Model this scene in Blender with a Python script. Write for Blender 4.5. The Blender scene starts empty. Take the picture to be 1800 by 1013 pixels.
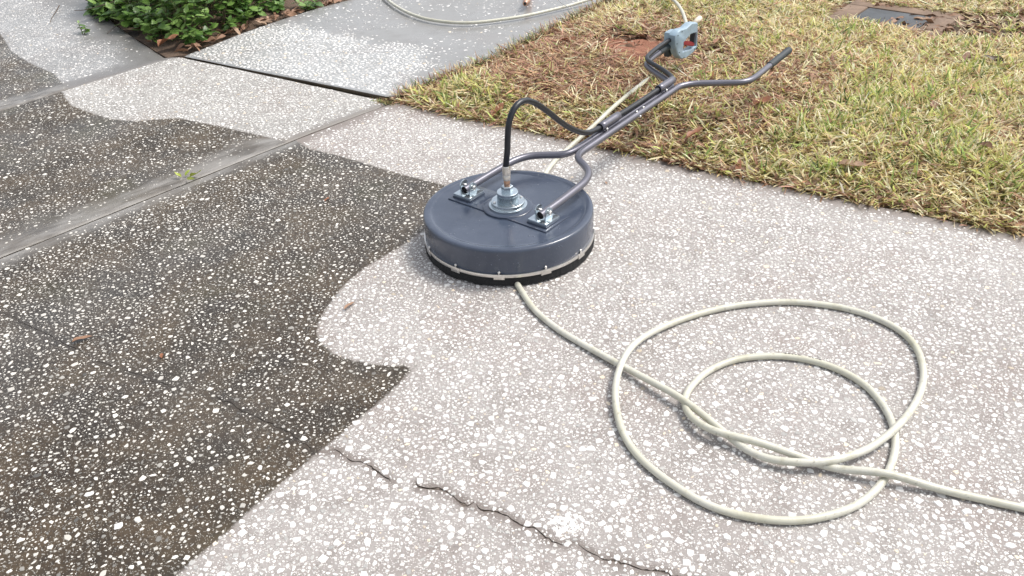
import bpy, bmesh, math, random
import numpy as np
from mathutils import Vector, Matrix
from mathutils.geometry import delaunay_2d_cdt

random.seed(11)
rng = np.random.default_rng(11)
S = bpy.context.scene
COL = S.collection

# ------------------------------------------------------------------ camera
cam = bpy.data.objects.new('camera', bpy.data.cameras.new('camera'))
COL.objects.link(cam)
cam.data.sensor_width = 36.0
cam.data.lens = 30.0
cam.data.clip_start = 0.05
cam.data.clip_end = 500
_rt = Vector((0.99885, -0.02647, -0.03987)); _up = Vector((0.04786, 0.55245, 0.83217)); _fw = Vector((0, 0.83312, -0.55309))
cam.matrix_world = Matrix(((_rt.x, _up.x, -_fw.x, 0), (_rt.y, _up.y, -_fw.y, 0), (_rt.z, _up.z, -_fw.z, 1.3268), (0, 0, 0, 1)))
S.camera = cam
CAM = np.array([0, 0, 1.3268])

# ------------------------------------------------------------------ light
SUN_EL, SUN_AZ = math.radians(57), math.radians(74)      # azimuth clockwise from +Y (the view direction)
w = bpy.data.worlds.new('World'); S.world = w; w.use_nodes = True
nt = w.node_tree
bg = nt.nodes['Background']
sky = nt.nodes.new('ShaderNodeTexSky'); sky.sky_type = 'NISHITA'; sky.sun_disc = False
sky.sun_elevation = SUN_EL; sky.sun_rotation = SUN_AZ
sky.air_density = 1.0; sky.dust_density = 3.0; sky.ozone_density = 1.0
hs = nt.nodes.new('ShaderNodeHueSaturation'); hs.inputs['Saturation'].default_value = 0.33   # thin overcast: the blue is nearly gone
nt.links.new(sky.outputs[0], hs.inputs['Color']); nt.links.new(hs.outputs[0], bg.inputs[0])
bg.inputs[1].default_value = 0.12
sl = bpy.data.lights.new('sun', 'SUN'); sl.energy = 1.5; sl.angle = math.radians(18); sl.color = (1.0, 0.95, 0.885)
so = bpy.data.objects.new('sun', sl); COL.objects.link(so)
sd = Vector((math.sin(SUN_AZ) * math.cos(SUN_EL), math.cos(SUN_AZ) * math.cos(SUN_EL), math.sin(SUN_EL)))
so.rotation_euler = sd.to_track_quat('Z', 'Y').to_euler(); so.location = (4, 2, 5)
S.view_settings.view_transform = 'Standard'; S.view_settings.look = 'None'
S.view_settings.exposure = 1.02; S.view_settings.gamma = 1; S.view_settings.use_curve_mapping = False

# ------------------------------------------------------------------ helpers
def tag(o, label=None, cat=None, group=None, kind=None):
    if label: o['label'] = label
    if cat: o['category'] = cat
    if group: o['group'] = group
    if kind: o['kind'] = kind
    return o

def link(name, me, mat=None, parent=None):
    o = bpy.data.objects.new(name, me); COL.objects.link(o)
    if mat is not None and me is not None and not me.materials: me.materials.append(mat)
    if parent is not None: o.parent = parent
    return o

def empty(name, loc=(0, 0, 0)):
    o = bpy.data.objects.new(name, None); COL.objects.link(o); o.location = loc; o.empty_display_size = .1
    return o

def mesh_np(name, V, F, smooth=False, col=None, attrs=None):
    """V (n,3); F list of int arrays (m,k) of the same polygon size each; col (n,3) point colours."""
    me = bpy.data.meshes.new(name)
    V = np.asarray(V, np.float32); F = [np.asarray(f, np.int32) for f in F if len(f)]
    nl = sum(f.size for f in F); nf = sum(len(f) for f in F)
    me.vertices.add(len(V)); me.vertices.foreach_set('co', V.ravel())
    me.loops.add(nl); me.loops.foreach_set('vertex_index', np.concatenate([f.ravel() for f in F]))
    me.polygons.add(nf)
    tot = np.concatenate([np.full(len(f), f.shape[1], np.int32) for f in F])
    st = np.concatenate([[0], np.cumsum(tot)[:-1]]).astype(np.int32)
    me.polygons.foreach_set('loop_start', st)
    me.polygons.foreach_set('use_smooth', np.full(nf, bool(smooth)))
    me.update(calc_edges=True)
    if col is not None:
        a = me.attributes.new('Col', 'FLOAT_COLOR', 'POINT')
        c = np.ones((len(V), 4), np.float32); c[:, :3] = col
        a.data.foreach_set('color', c.ravel())
    for k, v in (attrs or {}).items():
        a = me.attributes.new(k, 'FLOAT', 'POINT'); a.data.foreach_set('value', np.asarray(v, np.float32))
    me.validate()
    return me

def bm_mesh(name, bm, smooth=False):
    me = bpy.data.meshes.new(name); bm.normal_update(); bm.to_mesh(me); bm.free()
    if smooth: me.polygons.foreach_set('use_smooth', np.ones(len(me.polygons), bool))
    return me

def resample(P, step, smooth=0.0):
    P = np.asarray(P, float)
    Q = np.vstack([2 * P[0] - P[1], P, 2 * P[-1] - P[-2]])
    out = []
    for i in range(1, len(Q) - 2):
        p0, p1, p2, p3 = Q[i - 1:i + 3]
        n = max(4, int(np.linalg.norm(p2 - p1) / step * 3))
        t = np.linspace(0, 1, n, endpoint=False)[:, None]
        out.append(.5 * ((2 * p1) + (-p0 + p2) * t + (2 * p0 - 5 * p1 + 4 * p2 - p3) * t ** 2 + (-p0 + 3 * p1 - 3 * p2 + p3) * t ** 3))
    out.append(P[-1:]); C = np.vstack(out)
    d = np.concatenate([[0], np.cumsum(np.linalg.norm(np.diff(C, axis=0), axis=1))])
    s = np.linspace(0, d[-1], max(3, int(d[-1] / step) + 1))
    C = np.stack([np.interp(s, d, C[:, k]) for k in range(C.shape[1])], 1)
    if smooth > 0: C = gsmooth(C, smooth / step)
    return C

def gsmooth(C, sg):
    m = int(3 * sg) + 1; k = np.exp(-.5 * (np.arange(-m, m + 1) / sg) ** 2); k /= k.sum()
    n = len(C)
    if n < 3: return C
    C2 = C if C.ndim > 1 else C[:, None]
    a = 2 * C2[0] - C2[1:m + 1][::-1] if n > m else np.repeat(C2[:1], m, 0)
    b = 2 * C2[-1] - C2[-m - 1:-1][::-1] if n > m else np.repeat(C2[-1:], m, 0)
    E = np.vstack([a, C2, b])
    R = np.stack([np.convolve(E[:, j], k, 'valid') for j in range(C2.shape[1])], 1)
    return R if C.ndim > 1 else R[:, 0]

def tube_mesh(name, C, r, seg=12, caps=True):
    C = np.asarray(C, float); n = len(C)
    r = np.full(n, r) if np.isscalar(r) else np.asarray(r)
    T = np.gradient(C, axis=0); T /= np.linalg.norm(T, axis=1)[:, None]
    N = np.cross(T[0], [0, 0, 1.]); 
    if np.linalg.norm(N) < .1: N = np.cross(T[0], [1., 0, 0])
    N /= np.linalg.norm(N); Ns = [N]
    for i in range(1, n):
        N = N - T[i] * (N @ T[i]); N /= np.linalg.norm(N); Ns.append(N)
    Ns = np.array(Ns); B = np.cross(T, Ns)
    a = np.linspace(0, 2 * np.pi, seg, endpoint=False)
    V = C[:, None] + r[:, None, None] * (np.cos(a)[None, :, None] * Ns[:, None] + np.sin(a)[None, :, None] * B[:, None])
    V = V.reshape(-1, 3)
    i, j = np.meshgrid(np.arange(n - 1), np.arange(seg), indexing='ij'); j2 = (j + 1) % seg
    F = np.stack([i * seg + j, i * seg + j2, (i + 1) * seg + j2, (i + 1) * seg + j], -1).reshape(-1, 4)
    fs = [F]
    if caps:
        fs.append(np.array([np.arange(seg)[::-1], (n - 1) * seg + np.arange(seg)]))
    return mesh_np(name, V, fs, smooth=True)

def lathe_mesh(name, prof, seg=64, c=(0, 0), smooth=True, split=None):
    prof = np.asarray(prof, float); n = len(prof)
    a = np.linspace(0, 2 * np.pi, seg, endpoint=False)
    V = np.stack([c[0] + prof[:, :1] * np.cos(a), c[1] + prof[:, :1] * np.sin(a), np.repeat(prof[:, 1:], seg, 1)], -1).reshape(-1, 3)
    i, j = np.meshgrid(np.arange(n - 1), np.arange(seg), indexing='ij'); j2 = (j + 1) % seg
    F = np.stack([i * seg + j, i * seg + j2, (i + 1) * seg + j2, (i + 1) * seg + j], -1).reshape(-1, 4)
    me = mesh_np(name, V, [F], smooth=smooth)
    return me

def sharp(o, deg=35):
    me = o.data; me.polygons.foreach_set('use_smooth', np.ones(len(me.polygons), bool))
    me.set_sharp_from_angle(angle=math.radians(deg)); return o

def box_bm(cx, ax, ay, az, hx, hy, hz, bev=0.0, bm=None):
    """box centred at cx with unit axes ax, ay, az and half sizes."""
    b = bmesh.new()
    r = bmesh.ops.create_cube(b, size=2.0)
    M = Matrix(((ax[0] * hx, ay[0] * hy, az[0] * hz, cx[0]), (ax[1] * hx, ay[1] * hy, az[1] * hz, cx[1]), (ax[2] * hx, ay[2] * hy, az[2] * hz, cx[2]), (0, 0, 0, 1)))
    bmesh.ops.transform(b, matrix=M, verts=b.verts)
    if bev: bmesh.ops.bevel(b, geom=b.edges[:], offset=bev, segments=2, affect='EDGES', profile=.6)
    bmesh.ops.recalc_face_normals(b, faces=b.faces[:])
    if bm is not None:
        me = bpy.data.meshes.new('tmp'); b.to_mesh(me); b.free(); bm.from_mesh(me); bpy.data.meshes.remove(me); return bm
    return b

def sdf(P, poly):
    """signed distance in metres, positive inside the polygon."""
    P = np.asarray(P, float)[:, :2]; A = np.asarray(poly, float); B = np.roll(A, -1, 0)
    best = np.full(len(P), 1e9); ins = np.zeros(len(P), bool)
    for a, b in zip(A, B):
        ab = b - a; L = ab @ ab
        if L < 1e-12: continue
        t = np.clip(((P - a) @ ab) / L, 0, 1)
        best = np.minimum(best, ((P - a - t[:, None] * ab) ** 2).sum(1))
        c = (a[1] > P[:, 1]) != (b[1] > P[:, 1])
        with np.errstate(divide='ignore', invalid='ignore'):
            x = a[0] + (P[:, 1] - a[1]) / (b[1] - a[1]) * (b[0] - a[0])
        ins ^= c & (P[:, 0] < x)
    d = np.sqrt(best)
    return np.where(ins, d, -d)

def dline(P, line):
    P = np.asarray(P, float)[:, :2]; A = np.asarray(line, float); best = np.full(len(P), 1e9)
    for a, b in zip(A[:-1], A[1:]):
        ab = b - a; t = np.clip(((P - a) @ ab) / (ab @ ab), 0, 1)
        best = np.minimum(best, ((P - a - t[:, None] * ab) ** 2).sum(1))
    return np.sqrt(best)

class VNoise:
    """smooth value noise in the plane, for laying things out."""
    def __init__(s, seed, n=64): s.g = np.random.default_rng(seed).random((n, n)); s.n = n
    def __call__(s, P, scale):
        p = np.asarray(P)[:, :2] * scale; i = np.floor(p).astype(int); f = p - i; f = f * f * (3 - 2 * f); n = s.n
        g = lambda a, b: s.g[(i[:, 0] + a) % n, (i[:, 1] + b) % n]
        return (g(0, 0) * (1 - f[:, 0]) + g(1, 0) * f[:, 0]) * (1 - f[:, 1]) + (g(0, 1) * (1 - f[:, 0]) + g(1, 1) * f[:, 0]) * f[:, 1]
N1, N2, N3 = VNoise(1), VNoise(2), VNoise(3)
sstep = lambda x, a, b: (lambda t: t * t * (3 - 2 * t))(np.clip((x - a) / (b - a), 0, 1))

# ------------------------------------------------------------------ materials
class NB:
    def __init__(s, name):
        s.m = bpy.data.materials.new(name); s.m.use_nodes = True; s.t = s.m.node_tree; s.n = s.t.nodes
        s.b = s.n['Principled BSDF']; s.out = s.n['Material Output']
        s.tc = s.n.new('ShaderNodeTexCoord').outputs['Object']
    def L(s, a, b):
        s.t.links.new(a, b)
    def put(s, v, sock):
        if hasattr(v, 'is_linked'): s.L(v, sock)
        else: sock.default_value = (tuple(v) + (1,) if isinstance(v, (tuple, list)) and len(v) == 3 and sock.type == 'RGBA' else v)
    def noise(s, scale, detail=4, rough=.55, vec=None, dist=0):
        n = s.n.new('ShaderNodeTexNoise'); n.inputs['Scale'].default_value = scale; n.inputs['Detail'].default_value = detail
        n.inputs['Roughness'].default_value = rough; n.inputs['Distortion'].default_value = dist; s.L(vec or s.tc, n.inputs['Vector']); return n.outputs['Fac']
    def vor(s, scale, feat='F1', out='Distance', vec=None):
        n = s.n.new('ShaderNodeTexVoronoi'); n.feature = feat; n.inputs['Scale'].default_value = scale; s.L(vec or s.tc, n.inputs['Vector']); return n.outputs[out]
    def math(s, op, a, b=0, c=0, clamp=False):
        n = s.n.new('ShaderNodeMath'); n.operation = op; n.use_clamp = clamp; s.put(a, n.inputs[0]); s.put(b, n.inputs[1]); s.put(c, n.inputs[2]); return n.outputs[0]
    def ramp(s, f, a, b, lo=0., hi=1., smooth=True):
        n = s.n.new('ShaderNodeMapRange'); n.interpolation_type = 'SMOOTHSTEP' if smooth else 'LINEAR'
        s.put(f, n.inputs['Value']); n.inputs['From Min'].default_value = a; n.inputs['From Max'].default_value = b
        n.inputs['To Min'].default_value = lo; n.inputs['To Max'].default_value = hi; return n.outputs['Result']
    def mix(s, f, a, b, mode='MIX'):
        n = s.n.new('ShaderNodeMix'); n.data_type = 'RGBA'; n.blend_type = mode; s.put(f, n.inputs[0]); s.put(a, n.inputs[6]); s.put(b, n.inputs[7]); return n.outputs[2]
    def attr(s, name, out='Fac'):
        n = s.n.new('ShaderNodeAttribute'); n.attribute_name = name; return n.outputs[out]
    def bump(s, h, strength=.5, dist=.002, normal=None):
        n = s.n.new('ShaderNodeBump'); n.inputs['Strength'].default_value = strength; n.inputs['Distance'].default_value = dist
        s.L(h, n.inputs['Height'])
        if normal: s.L(normal, n.inputs['Normal'])
        return n.outputs['Normal']
    def fin(s, col=None, rough=None, metal=None, normal=None, spec=None):
        if col is not None: s.put(col, s.b.inputs['Base Color'])
        if rough is not None: s.put(rough, s.b.inputs['Roughness'])
        if metal is not None: s.put(metal, s.b.inputs['Metallic'])
        if spec is not None: s.put(spec, s.b.inputs['Specular IOR Level'])
        if normal is not None: s.L(normal, s.b.inputs['Normal'])
        return s.m

def concrete(name, clean_a, clean_b, rough_clean, rough_grime, speck=1.0, wetness=0.0):
    k = NB(name)
    big = k.noise(2.2, 5, .6); mid = k.noise(14, 5, .6); fine = k.noise(260, 4, .7); grit = k.noise(700, 3, .6)
    c = k.mix(k.ramp(big, .3, .7), clean_a, clean_b)
    c = k.mix(k.ramp(mid, .46, .70, 0, .62), c, (clean_a[0] * .60, clean_a[1] * .56, clean_a[2] * .53))
    c = k.mix(k.ramp(k.noise(3.7, 5, .62), .48, .70, 0, .55), c, (clean_a[0] * .84, clean_a[1] * .72, clean_a[2] * .68))
    c = k.mix(k.ramp(k.noise(85, 5, .72), .53, .70, 0, .7), c, (clean_a[0] * .45, clean_a[1] * .43, clean_a[2] * .42))
    c = k.mix(k.ramp(fine, .35, .68, .0, .55), c, (clean_b[0] * .66, clean_b[1] * .655, clean_b[2] * .65))
    # fine shell crumbs in the cement and small dark pits
    v = k.vor(330); vc = k.vor(330, out='Color')
    sp = k.n.new('ShaderNodeSeparateColor'); k.L(vc, sp.inputs[0])
    crumb = k.math('MULTIPLY', k.ramp(v, .26, .40, 1, 0), k.math('GREATER_THAN', sp.outputs[0], .60))
    smooth_band = k.attr('band')
    keep = k.math('SUBTRACT', 1.0, smooth_band, clamp=True)
    crumb = k.math('MULTIPLY', crumb, k.math('MULTIPLY', keep, speck))
    pit = k.math('MULTIPLY', k.ramp(k.vor(150), .06, .22, 1, 0), k.ramp(k.noise(30, 2), .5, .62))
    # grime that the washer has not reached yet
    sd_ = k.attr('grime')
    wob = k.math('MULTIPLY', k.math('SUBTRACT', k.noise(60, 4, .65), .5), .022)
    wob2 = k.math('MULTIPLY', k.math('SUBTRACT', k.noise(9, 3, .6), .5), .012)
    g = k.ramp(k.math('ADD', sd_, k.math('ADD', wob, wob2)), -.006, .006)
    halo = k.ramp(k.math('ADD', sd_, k.math('MULTIPLY', wob, 2.5)), -.05, .01, 0, .22)
    mpj = k.n.new('ShaderNodeMapping'); mpj.vector_type = 'TEXTURE'; mpj.inputs['Rotation'].default_value = (0, 0, .81); mpj.inputs['Scale'].default_value = (1.0, .30, 1); k.L(k.tc, mpj.inputs['Vector'])
    stk = k.noise(4.2, 6, .62, mpj.outputs[0], .4)
    gn = k.noise(5.5, 6, .68); gn2 = k.noise(70, 4, .7)
    gcol = k.mix(k.ramp(gn, .32, .68), (.024, .0155, .0075), (.074, .051, .028))
    far_ = k.math('ADD', k.ramp(sd_, .40, 1.15), k.math('MULTIPLY', k.math('SUBTRACT', k.noise(1.6, 4), .5), 1.9), clamp=True)
    gcol = k.mix(k.math('MULTIPLY', far_, .8), gcol, (.068, .069, .071))
    gcol = k.mix(k.ramp(gn2, .45, .75, 0, .8), gcol, (.016, .013, .010))
    gcol = k.mix(k.ramp(k.noise(3.1, 4), .52, .72, 0, .6), gcol, (.046, .039, .015))     # algae tint
    gcol = k.mix(k.math('MULTIPLY', smooth_band, k.ramp(stk, .34, .66, .25, .95)), gcol, (.255, .243, .226))
    # clean cement is smoother and browner in its trowelled bands
    c = k.mix(k.math('MULTIPLY', smooth_band, .75), c, (clean_a[0] * .66, clean_a[1] * .625, clean_a[2] * .60))
    c = k.mix(crumb, c, (.72, .70, .67))
    c = k.mix(k.math('MULTIPLY', pit, .7), c, (.07, .06, .055))
    c = k.mix(halo, c, (.20, .175, .15))
    gc = k.mix(k.math('MULTIPLY', crumb, .65), gcol, (.42, .40, .35))
    if name == 'washed_concrete':
        st_ = k.ramp(k.math('ADD', k.attr('crack'), k.math('MULTIPLY', k.math('SUBTRACT', k.noise(45, 5, .7), .5), .05)), .0, .022, .72, 0)
        c = k.mix(st_, c, (.13, .105, .09)); gc = k.mix(k.math('MULTIPLY', st_, .55), gc, (.040, .034, .029))
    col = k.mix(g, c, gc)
    h = k.math('ADD', k.math('MULTIPLY', fine, .55), k.math('ADD', k.math('MULTIPLY', grit, .35), k.math('MULTIPLY', crumb, .5)))
    h = k.math('SUBTRACT', h, k.math('MULTIPLY', pit, .7))
    n = k.bump(k.noise(1.6, 3), .35, .03)
    n = k.bump(h, .55 * (1 - .55 * wetness), .0022, n)
    film = k.ramp(k.noise(1.7, 4, .6), .35, .6)
    rc = k.math('ADD', rough_clean, k.math('MULTIPLY', fine, .18))
    if wetness: rc = k.math('SUBTRACT', rc, k.math('MULTIPLY', film, .12 * wetness))
    rg = k.math('ADD', rough_grime, k.ramp(k.noise(2.3, 5, .65), .38, .62, -.20, .14))
    r = k.math('ADD', k.math('MULTIPLY', g, k.math('SUBTRACT', rg, rc)), rc)
    return k.fin(col, r, 0, n, .5)

M = {}
M['slab'] = concrete('washed_concrete', (.290, .263, .247), (.365, .343, .327), .66, .36)
M['slab_mid'] = concrete('damp_concrete', (.275, .265, .248), (.345, .333, .314), .55, .44)
M['slab_far'] = concrete('wet_concrete', (.205, .203, .198), (.315, .317, .318), .30, .36, wetness=.7)
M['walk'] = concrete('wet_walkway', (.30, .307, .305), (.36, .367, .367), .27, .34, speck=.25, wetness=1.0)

def chip_mat(name, tint, rough):
    k = NB(name)
    c = k.mix(1.0, k.attr('Col', 'Color'), k.mix(k.ramp(k.noise(420, 3), .35, .7), (.80, .79, .77), (1, 1, 1)), 'MULTIPLY')
    c = k.mix(1.0, c, tint, 'MULTIPLY')
    return k.fin(c, rough, 0, k.bump(k.noise(900, 3), .35, .001))
M['chip'] = chip_mat('shell_chips', (1, 1, 1), .55)
M['chip_wet'] = chip_mat('wet_shell_chips', (1, 1, 1), .36)
def shell_mat(name, c1, c2):
    k = NB(name)
    oi = k.n.new('ShaderNodeObjectInfo')
    c = k.mix(oi.outputs['Random'], c1, c2)
    c = k.mix(k.ramp(k.noise(3, 3), .4, .7, 0, .25), c, (.5, .47, .42))
    return k.fin(c, .55, 0, k.bump(k.noise(6, 3), .3, .001))
M['shell'] = shell_mat('shell_white', (.66, .64, .61), (.82, .81, .79))
M['shell_grimy'] = shell_mat('shell_grimy', (.44, .42, .37), (.68, .66, .61))

k = NB('soil'); a_ = k.noise(18, 6, .7); b_ = k.noise(140, 4, .7)
M['soil'] = k.fin(k.mix(k.ramp(b_, .3, .7), k.mix(k.ramp(a_, .35, .65), (.085, .055, .038), (.165, .110, .075)), (.11, .075, .052)), .95, 0, k.bump(k.math('ADD', a_, k.math('MULTIPLY', b_, .5)), .9, .012))
k = NB('joint_dirt'); a_ = k.noise(50, 5, .7)
M['dirt'] = k.fin(k.mix(k.ramp(a_, .35, .65), (.040, .032, .026), (.10, .085, .070)), .95, 0, k.bump(a_, .8, .004))
k = NB('crack_grit'); a_ = k.noise(260, 4, .7)
M['grit'] = k.fin(k.mix(k.ramp(a_, .35, .65), (.05, .038, .031), (.19, .155, .13)), .95, 0, k.bump(a_, .9, .003))
k = NB('red_clay'); a_ = k.noise(30, 6, .7); b_ = k.noise(240, 3)
M['clay'] = k.fin(k.mix(k.ramp(a_, .35, .7), (.21, .085, .048), (.34, .155, .095)), .95, 0, k.bump(k.math('ADD', a_, k.math('MULTIPLY', b_, .4)), .9, .01))
k = NB('grass_blades'); cc = k.attr('Col', 'Color')
k.fin(cc, .55, 0, None, .35)
tr = k.n.new('ShaderNodeBsdfTranslucent'); k.L(cc, tr.inputs['Color']); mx = k.n.new('ShaderNodeMixShader'); mx.inputs[0].default_value = .36
k.L(k.b.outputs[0], mx.inputs[1]); k.L(tr.outputs[0], mx.inputs[2]); k.L(mx.outputs[0], k.out.inputs['Surface']); M['grass'] = k.m

def leaf_mat(name, c1, c2, c3, rough=.4, trans=.18):
    k = NB(name)
    oi = k.n.new('ShaderNodeObjectInfo'); ge = k.n.new('ShaderNodeNewGeometry')
    rnd = k.math('FRACT', k.math('ADD', oi.outputs['Random'], ge.outputs['Random Per Island']))
    c = k.mix(k.ramp(rnd, 0, .6, smooth=False), c1, c2); c = k.mix(k.ramp(rnd, .6, 1, smooth=False), c, c3)
    c = k.mix(k.ramp(k.noise(60, 4, .65), .35, .7, 0, .55), c, tuple(x * .5 for x in c1))
    n = k.bump(k.noise(180, 3), .4, .002)
    k.fin(c, rough, 0, n)
    tr = k.n.new('ShaderNodeBsdfTranslucent'); k.L(c, tr.inputs['Color']); mx = k.n.new('ShaderNodeMixShader'); mx.inputs[0].default_value = trans
    k.L(k.b.outputs[0], mx.inputs[1]); k.L(tr.outputs[0], mx.inputs[2]); k.L(mx.outputs[0], k.out.inputs['Surface']); return k.m
M['leaf'] = leaf_mat('green_leaf', (.065, .14, .035), (.165, .29, .06), (.28, .43, .12), .33)
M['dead'] = leaf_mat('dead_leaf', (.20, .105, .062), (.32, .185, .115), (.44, .31, .21), .65, .1)
M['rust_leaf'] = leaf_mat('rust_leaf', (.25, .095, .042), (.30, .125, .062), (.33, .16, .09), .55, .1)
M['dark_leaf'] = leaf_mat('dark_leaf', (.07, .04, .022), (.11, .065, .035), (.14, .08, .04), .5, .05)
M['lime_leaf'] = leaf_mat('lime_leaf', (.30, .38, .06), (.42, .48, .09), (.5, .55, .15), .45, .2)
k = NB('bark_twig'); M['twig'] = k.fin(k.mix(k.noise(40), (.07, .05, .035), (.16, .12, .085)), .8)
k = NB('green_stem'); M['stem'] = k.fin(k.mix(k.noise(30), (.10, .12, .04), (.20, .19, .09)), .6)

def plain(name, c, rough, metal=0.0, bscale=0, bstr=.2, bdist=.001, var=.12, spec=.5, vs=9):
    k = NB(name)
    c2 = tuple(x * (1 - var) for x in c)
    col = k.mix(k.ramp(k.noise(vs, 5, .65), .35, .65), c, c2)
    n = k.bump(k.noise(bscale, 3), bstr, bdist) if bscale else None
    r = k.math('ADD', rough - .05, k.math('MULTIPLY', k.noise(vs * 3, 4), .12))
    return k.fin(col, r, metal, n, spec)
# moulded slate-blue plastic with dust, water spots and light scuffs
k = NB('slate_plastic')
base = k.mix(k.ramp(k.noise(7, 5, .6), .35, .68), (.042, .055, .084), (.060, .074, .106))
spots = k.ramp(k.vor(75), .05, .16, 1, 0); spots = k.math('MULTIPLY', spots, k.ramp(k.noise(12, 3), .5, .62))
base = k.mix(k.math('MULTIPLY', spots, .35), base, (.20, .22, .25))
mp = k.n.new('ShaderNodeMapping'); mp.inputs['Scale'].default_value = (3, 40, 6); mp.inputs['Rotation'].default_value = (0, 0, .7); k.L(k.tc, mp.inputs['Vector'])
scr = k.ramp(k.noise(6, 3, .5, mp.outputs[0]), .66, .74); base = k.mix(k.math('MULTIPLY', scr, .16), base, (.17, .19, .22))
base = k.mix(k.ramp(k.noise(160, 3), .6, .75, 0, .2), base, (.13, .14, .15))
M['plastic'] = k.fin(base, k.math('ADD', .10, k.math('MULTIPLY', k.noise(22, 4), .20)), 0, k.bump(k.noise(190, 3), .14, .0012, k.bump(k.noise(9, 4), .25, .003)), .65)
M['zinc'] = plain('zinc_plate', (.60, .67, .71), .22, .92, 60, .12, .0006, .2, vs=25)
M['steel'] = plain('stainless', (.74, .72, .69), .28, .95, 40, .08, .0005)
M['brass'] = plain('brass_fitting', (.60, .38, .27), .32, .9)
M['tube'] = plain('grey_tube_paint', (.165, .163, .192), .32, .55, 140, .15, .0006, .15)
M['rubber'] = plain('black_rubber', (.012, .0145, .020), .34, 0, 120, .3, .0012, .3)
M['grip'] = plain('grip_rubber', (.028, .037, .043), .55, 0, 260, .4, .001, .2)
M['bristle'] = plain('brush_bristle', (.010, .010, .011), .8, 0, 300, .8, .004, .3)
M['gun'] = plain('gun_plastic', (.30, .40, .48), .42, 0, 220, .25, .001, .18, vs=30)
M['red'] = plain('trigger_red', (.25, .022, .035), .4, 0)
M['ivory'] = plain('ivory_plastic', (.66, .58, .46), .5)
M['orange'] = plain('orange_hose', (.62, .16, .05), .45)
M['dark'] = plain('dark_inside', (.012, .012, .013), .7)
k = NB('hose_jacket')
d1 = k.ramp(k.noise(22, 5, .7), .45, .72, 0, .6); d2 = k.ramp(k.noise(160, 4, .7), .58, .72, 0, .4)
hc = k.mix(k.ramp(k.noise(2.5, 3), .35, .65), (.50, .49, .395), (.57, .56, .49))
hc = k.mix(d1, hc, (.38, .36, .25)); hc = k.mix(d2, hc, (.25, .22, .16)); hc = k.mix(k.ramp(k.noise(55, 5, .75), .60, .68, 0, .55), hc, (.20, .175, .125))
M['hose'] = k.fin(hc, .42, 0, k.bump(k.noise(260, 3), .2, .0008))
M['lid'] = plain('lid_plastic', (.066, .074, .082), .6, 0, 90, .5, .003, .3)
M['collar'] = plain('collar_concrete', (.25, .175, .125), .9, 0, 130, .6, .004, .3)
M['moss'] = leaf_mat('moss', (.10, .10, .03), (.19, .15, .06), (.23, .16, .08), .8)

# ------------------------------------------------------------------ measured lines on the ground (metres; camera foot at the origin, +Y is the view)
EDGE = [(-1.572, 4.219), (-0.47, 3.479), (-0.368, 3.408), (0.0, 3.163), (0.362, 2.916), (0.793, 2.613), (1.11, 2.414), (1.523, 2.155), (2.4, 1.600), (4.2, .46)]
J1 = [(-0.47, 3.472), (-0.76, 3.186), (-1.018, 2.918), (-1.36, 2.552), (-1.587, 2.315), (-2.4, 1.46), (-3.6, .20)]
J2 = [(-1.612, 4.228), (-1.682, 4.178), (-1.885, 3.960), (-2.06, 3.755), (-2.191, 3.60), (-3.0, 2.69), (-4.6, .89)]
WALKR = [(-0.47, 3.479), (-0.404, 3.571), (-0.24, 3.745), (-0.056, 3.931), (0.235, 4.326), (0.524, 4.722), (0.85, 5.14), (2.0, 6.6)]
WALKL = [(-1.581, 4.22), (-1.38, 4.541), (-1.236, 4.722), (-1.024, 4.952), (-0.846, 5.10), (-0.3, 5.75), (0.6, 6.85)]
BEDL = [(-1.656, 4.205), (-1.872, 4.482), (-2.134, 4.836), (-2.391, 5.221), (-2.637, 5.584), (-3.6, 7.0)]
DARK1 = [(-0.85, 3.15), (-0.743, 3.022), (-0.613, 2.941), (-0.386, 2.772), (-0.199, 2.649), (-0.10, 2.546), (-0.17, 2.44),
         (-0.269, 2.352), (-0.31, 2.295), (-0.357, 2.231), (-0.434, 2.142), (-0.485, 2.04), (-0.513, 1.948), (-0.524, 1.874), (-0.519, 1.822), (-0.501, 1.778), (-0.457, 1.727), (-0.38, 1.689), (-0.307, 1.674), (-0.243, 1.679),
         (-0.298, 1.578), (-0.402, 1.438), (-0.523, 1.273), (-0.647, 1.090), (-0.771, 0.90), (-1.2, .2), (-1.4, -.4), (-5, -.4), (-5, 1.8), (-2.2, 2.2)]
DARK2 = [(-2.12, 3.90), (-2.032, 3.844), (-1.971, 3.729), (-1.892, 3.609), (-1.774, 3.515), (-1.65, 3.425), (-1.525, 3.388), (-1.418, 3.405), (-1.367, 3.405), (-1.257, 3.346), (-1.066, 3.235), (-0.908, 3.138), (-0.78, 3.06),
         (-1.2, 2.2), (-3.6, -.2), (-6, -.2), (-6, 3.0), (-2.6, 4.0)]
DARK3 = [(-3.137, 5.287), (-2.769, 4.8), (-2.545, 4.452), (-2.364, 4.248), (-2.154, 4.053), (-1.99, 3.82), (-2.4, 2.8), (-6, 1.0), (-7, 5.3)]
WSHELL = [(-1.60, 4.19), (-1.471, 4.43), (-1.314, 4.651), (-1.088, 4.595), (-0.819, 4.415), (-0.653, 4.241), (-0.447, 4.157), (-0.358, 3.975), (-0.428, 3.723), (-0.469, 3.519), (-.5, 3.4)]

def offset_line(L, d):
    L = np.asarray(L, float); T = np.gradient(L, axis=0); T /= np.linalg.norm(T, axis=1)[:, None]
    return L + d * np.stack([-T[:, 1], T[:, 0]], 1)

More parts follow.
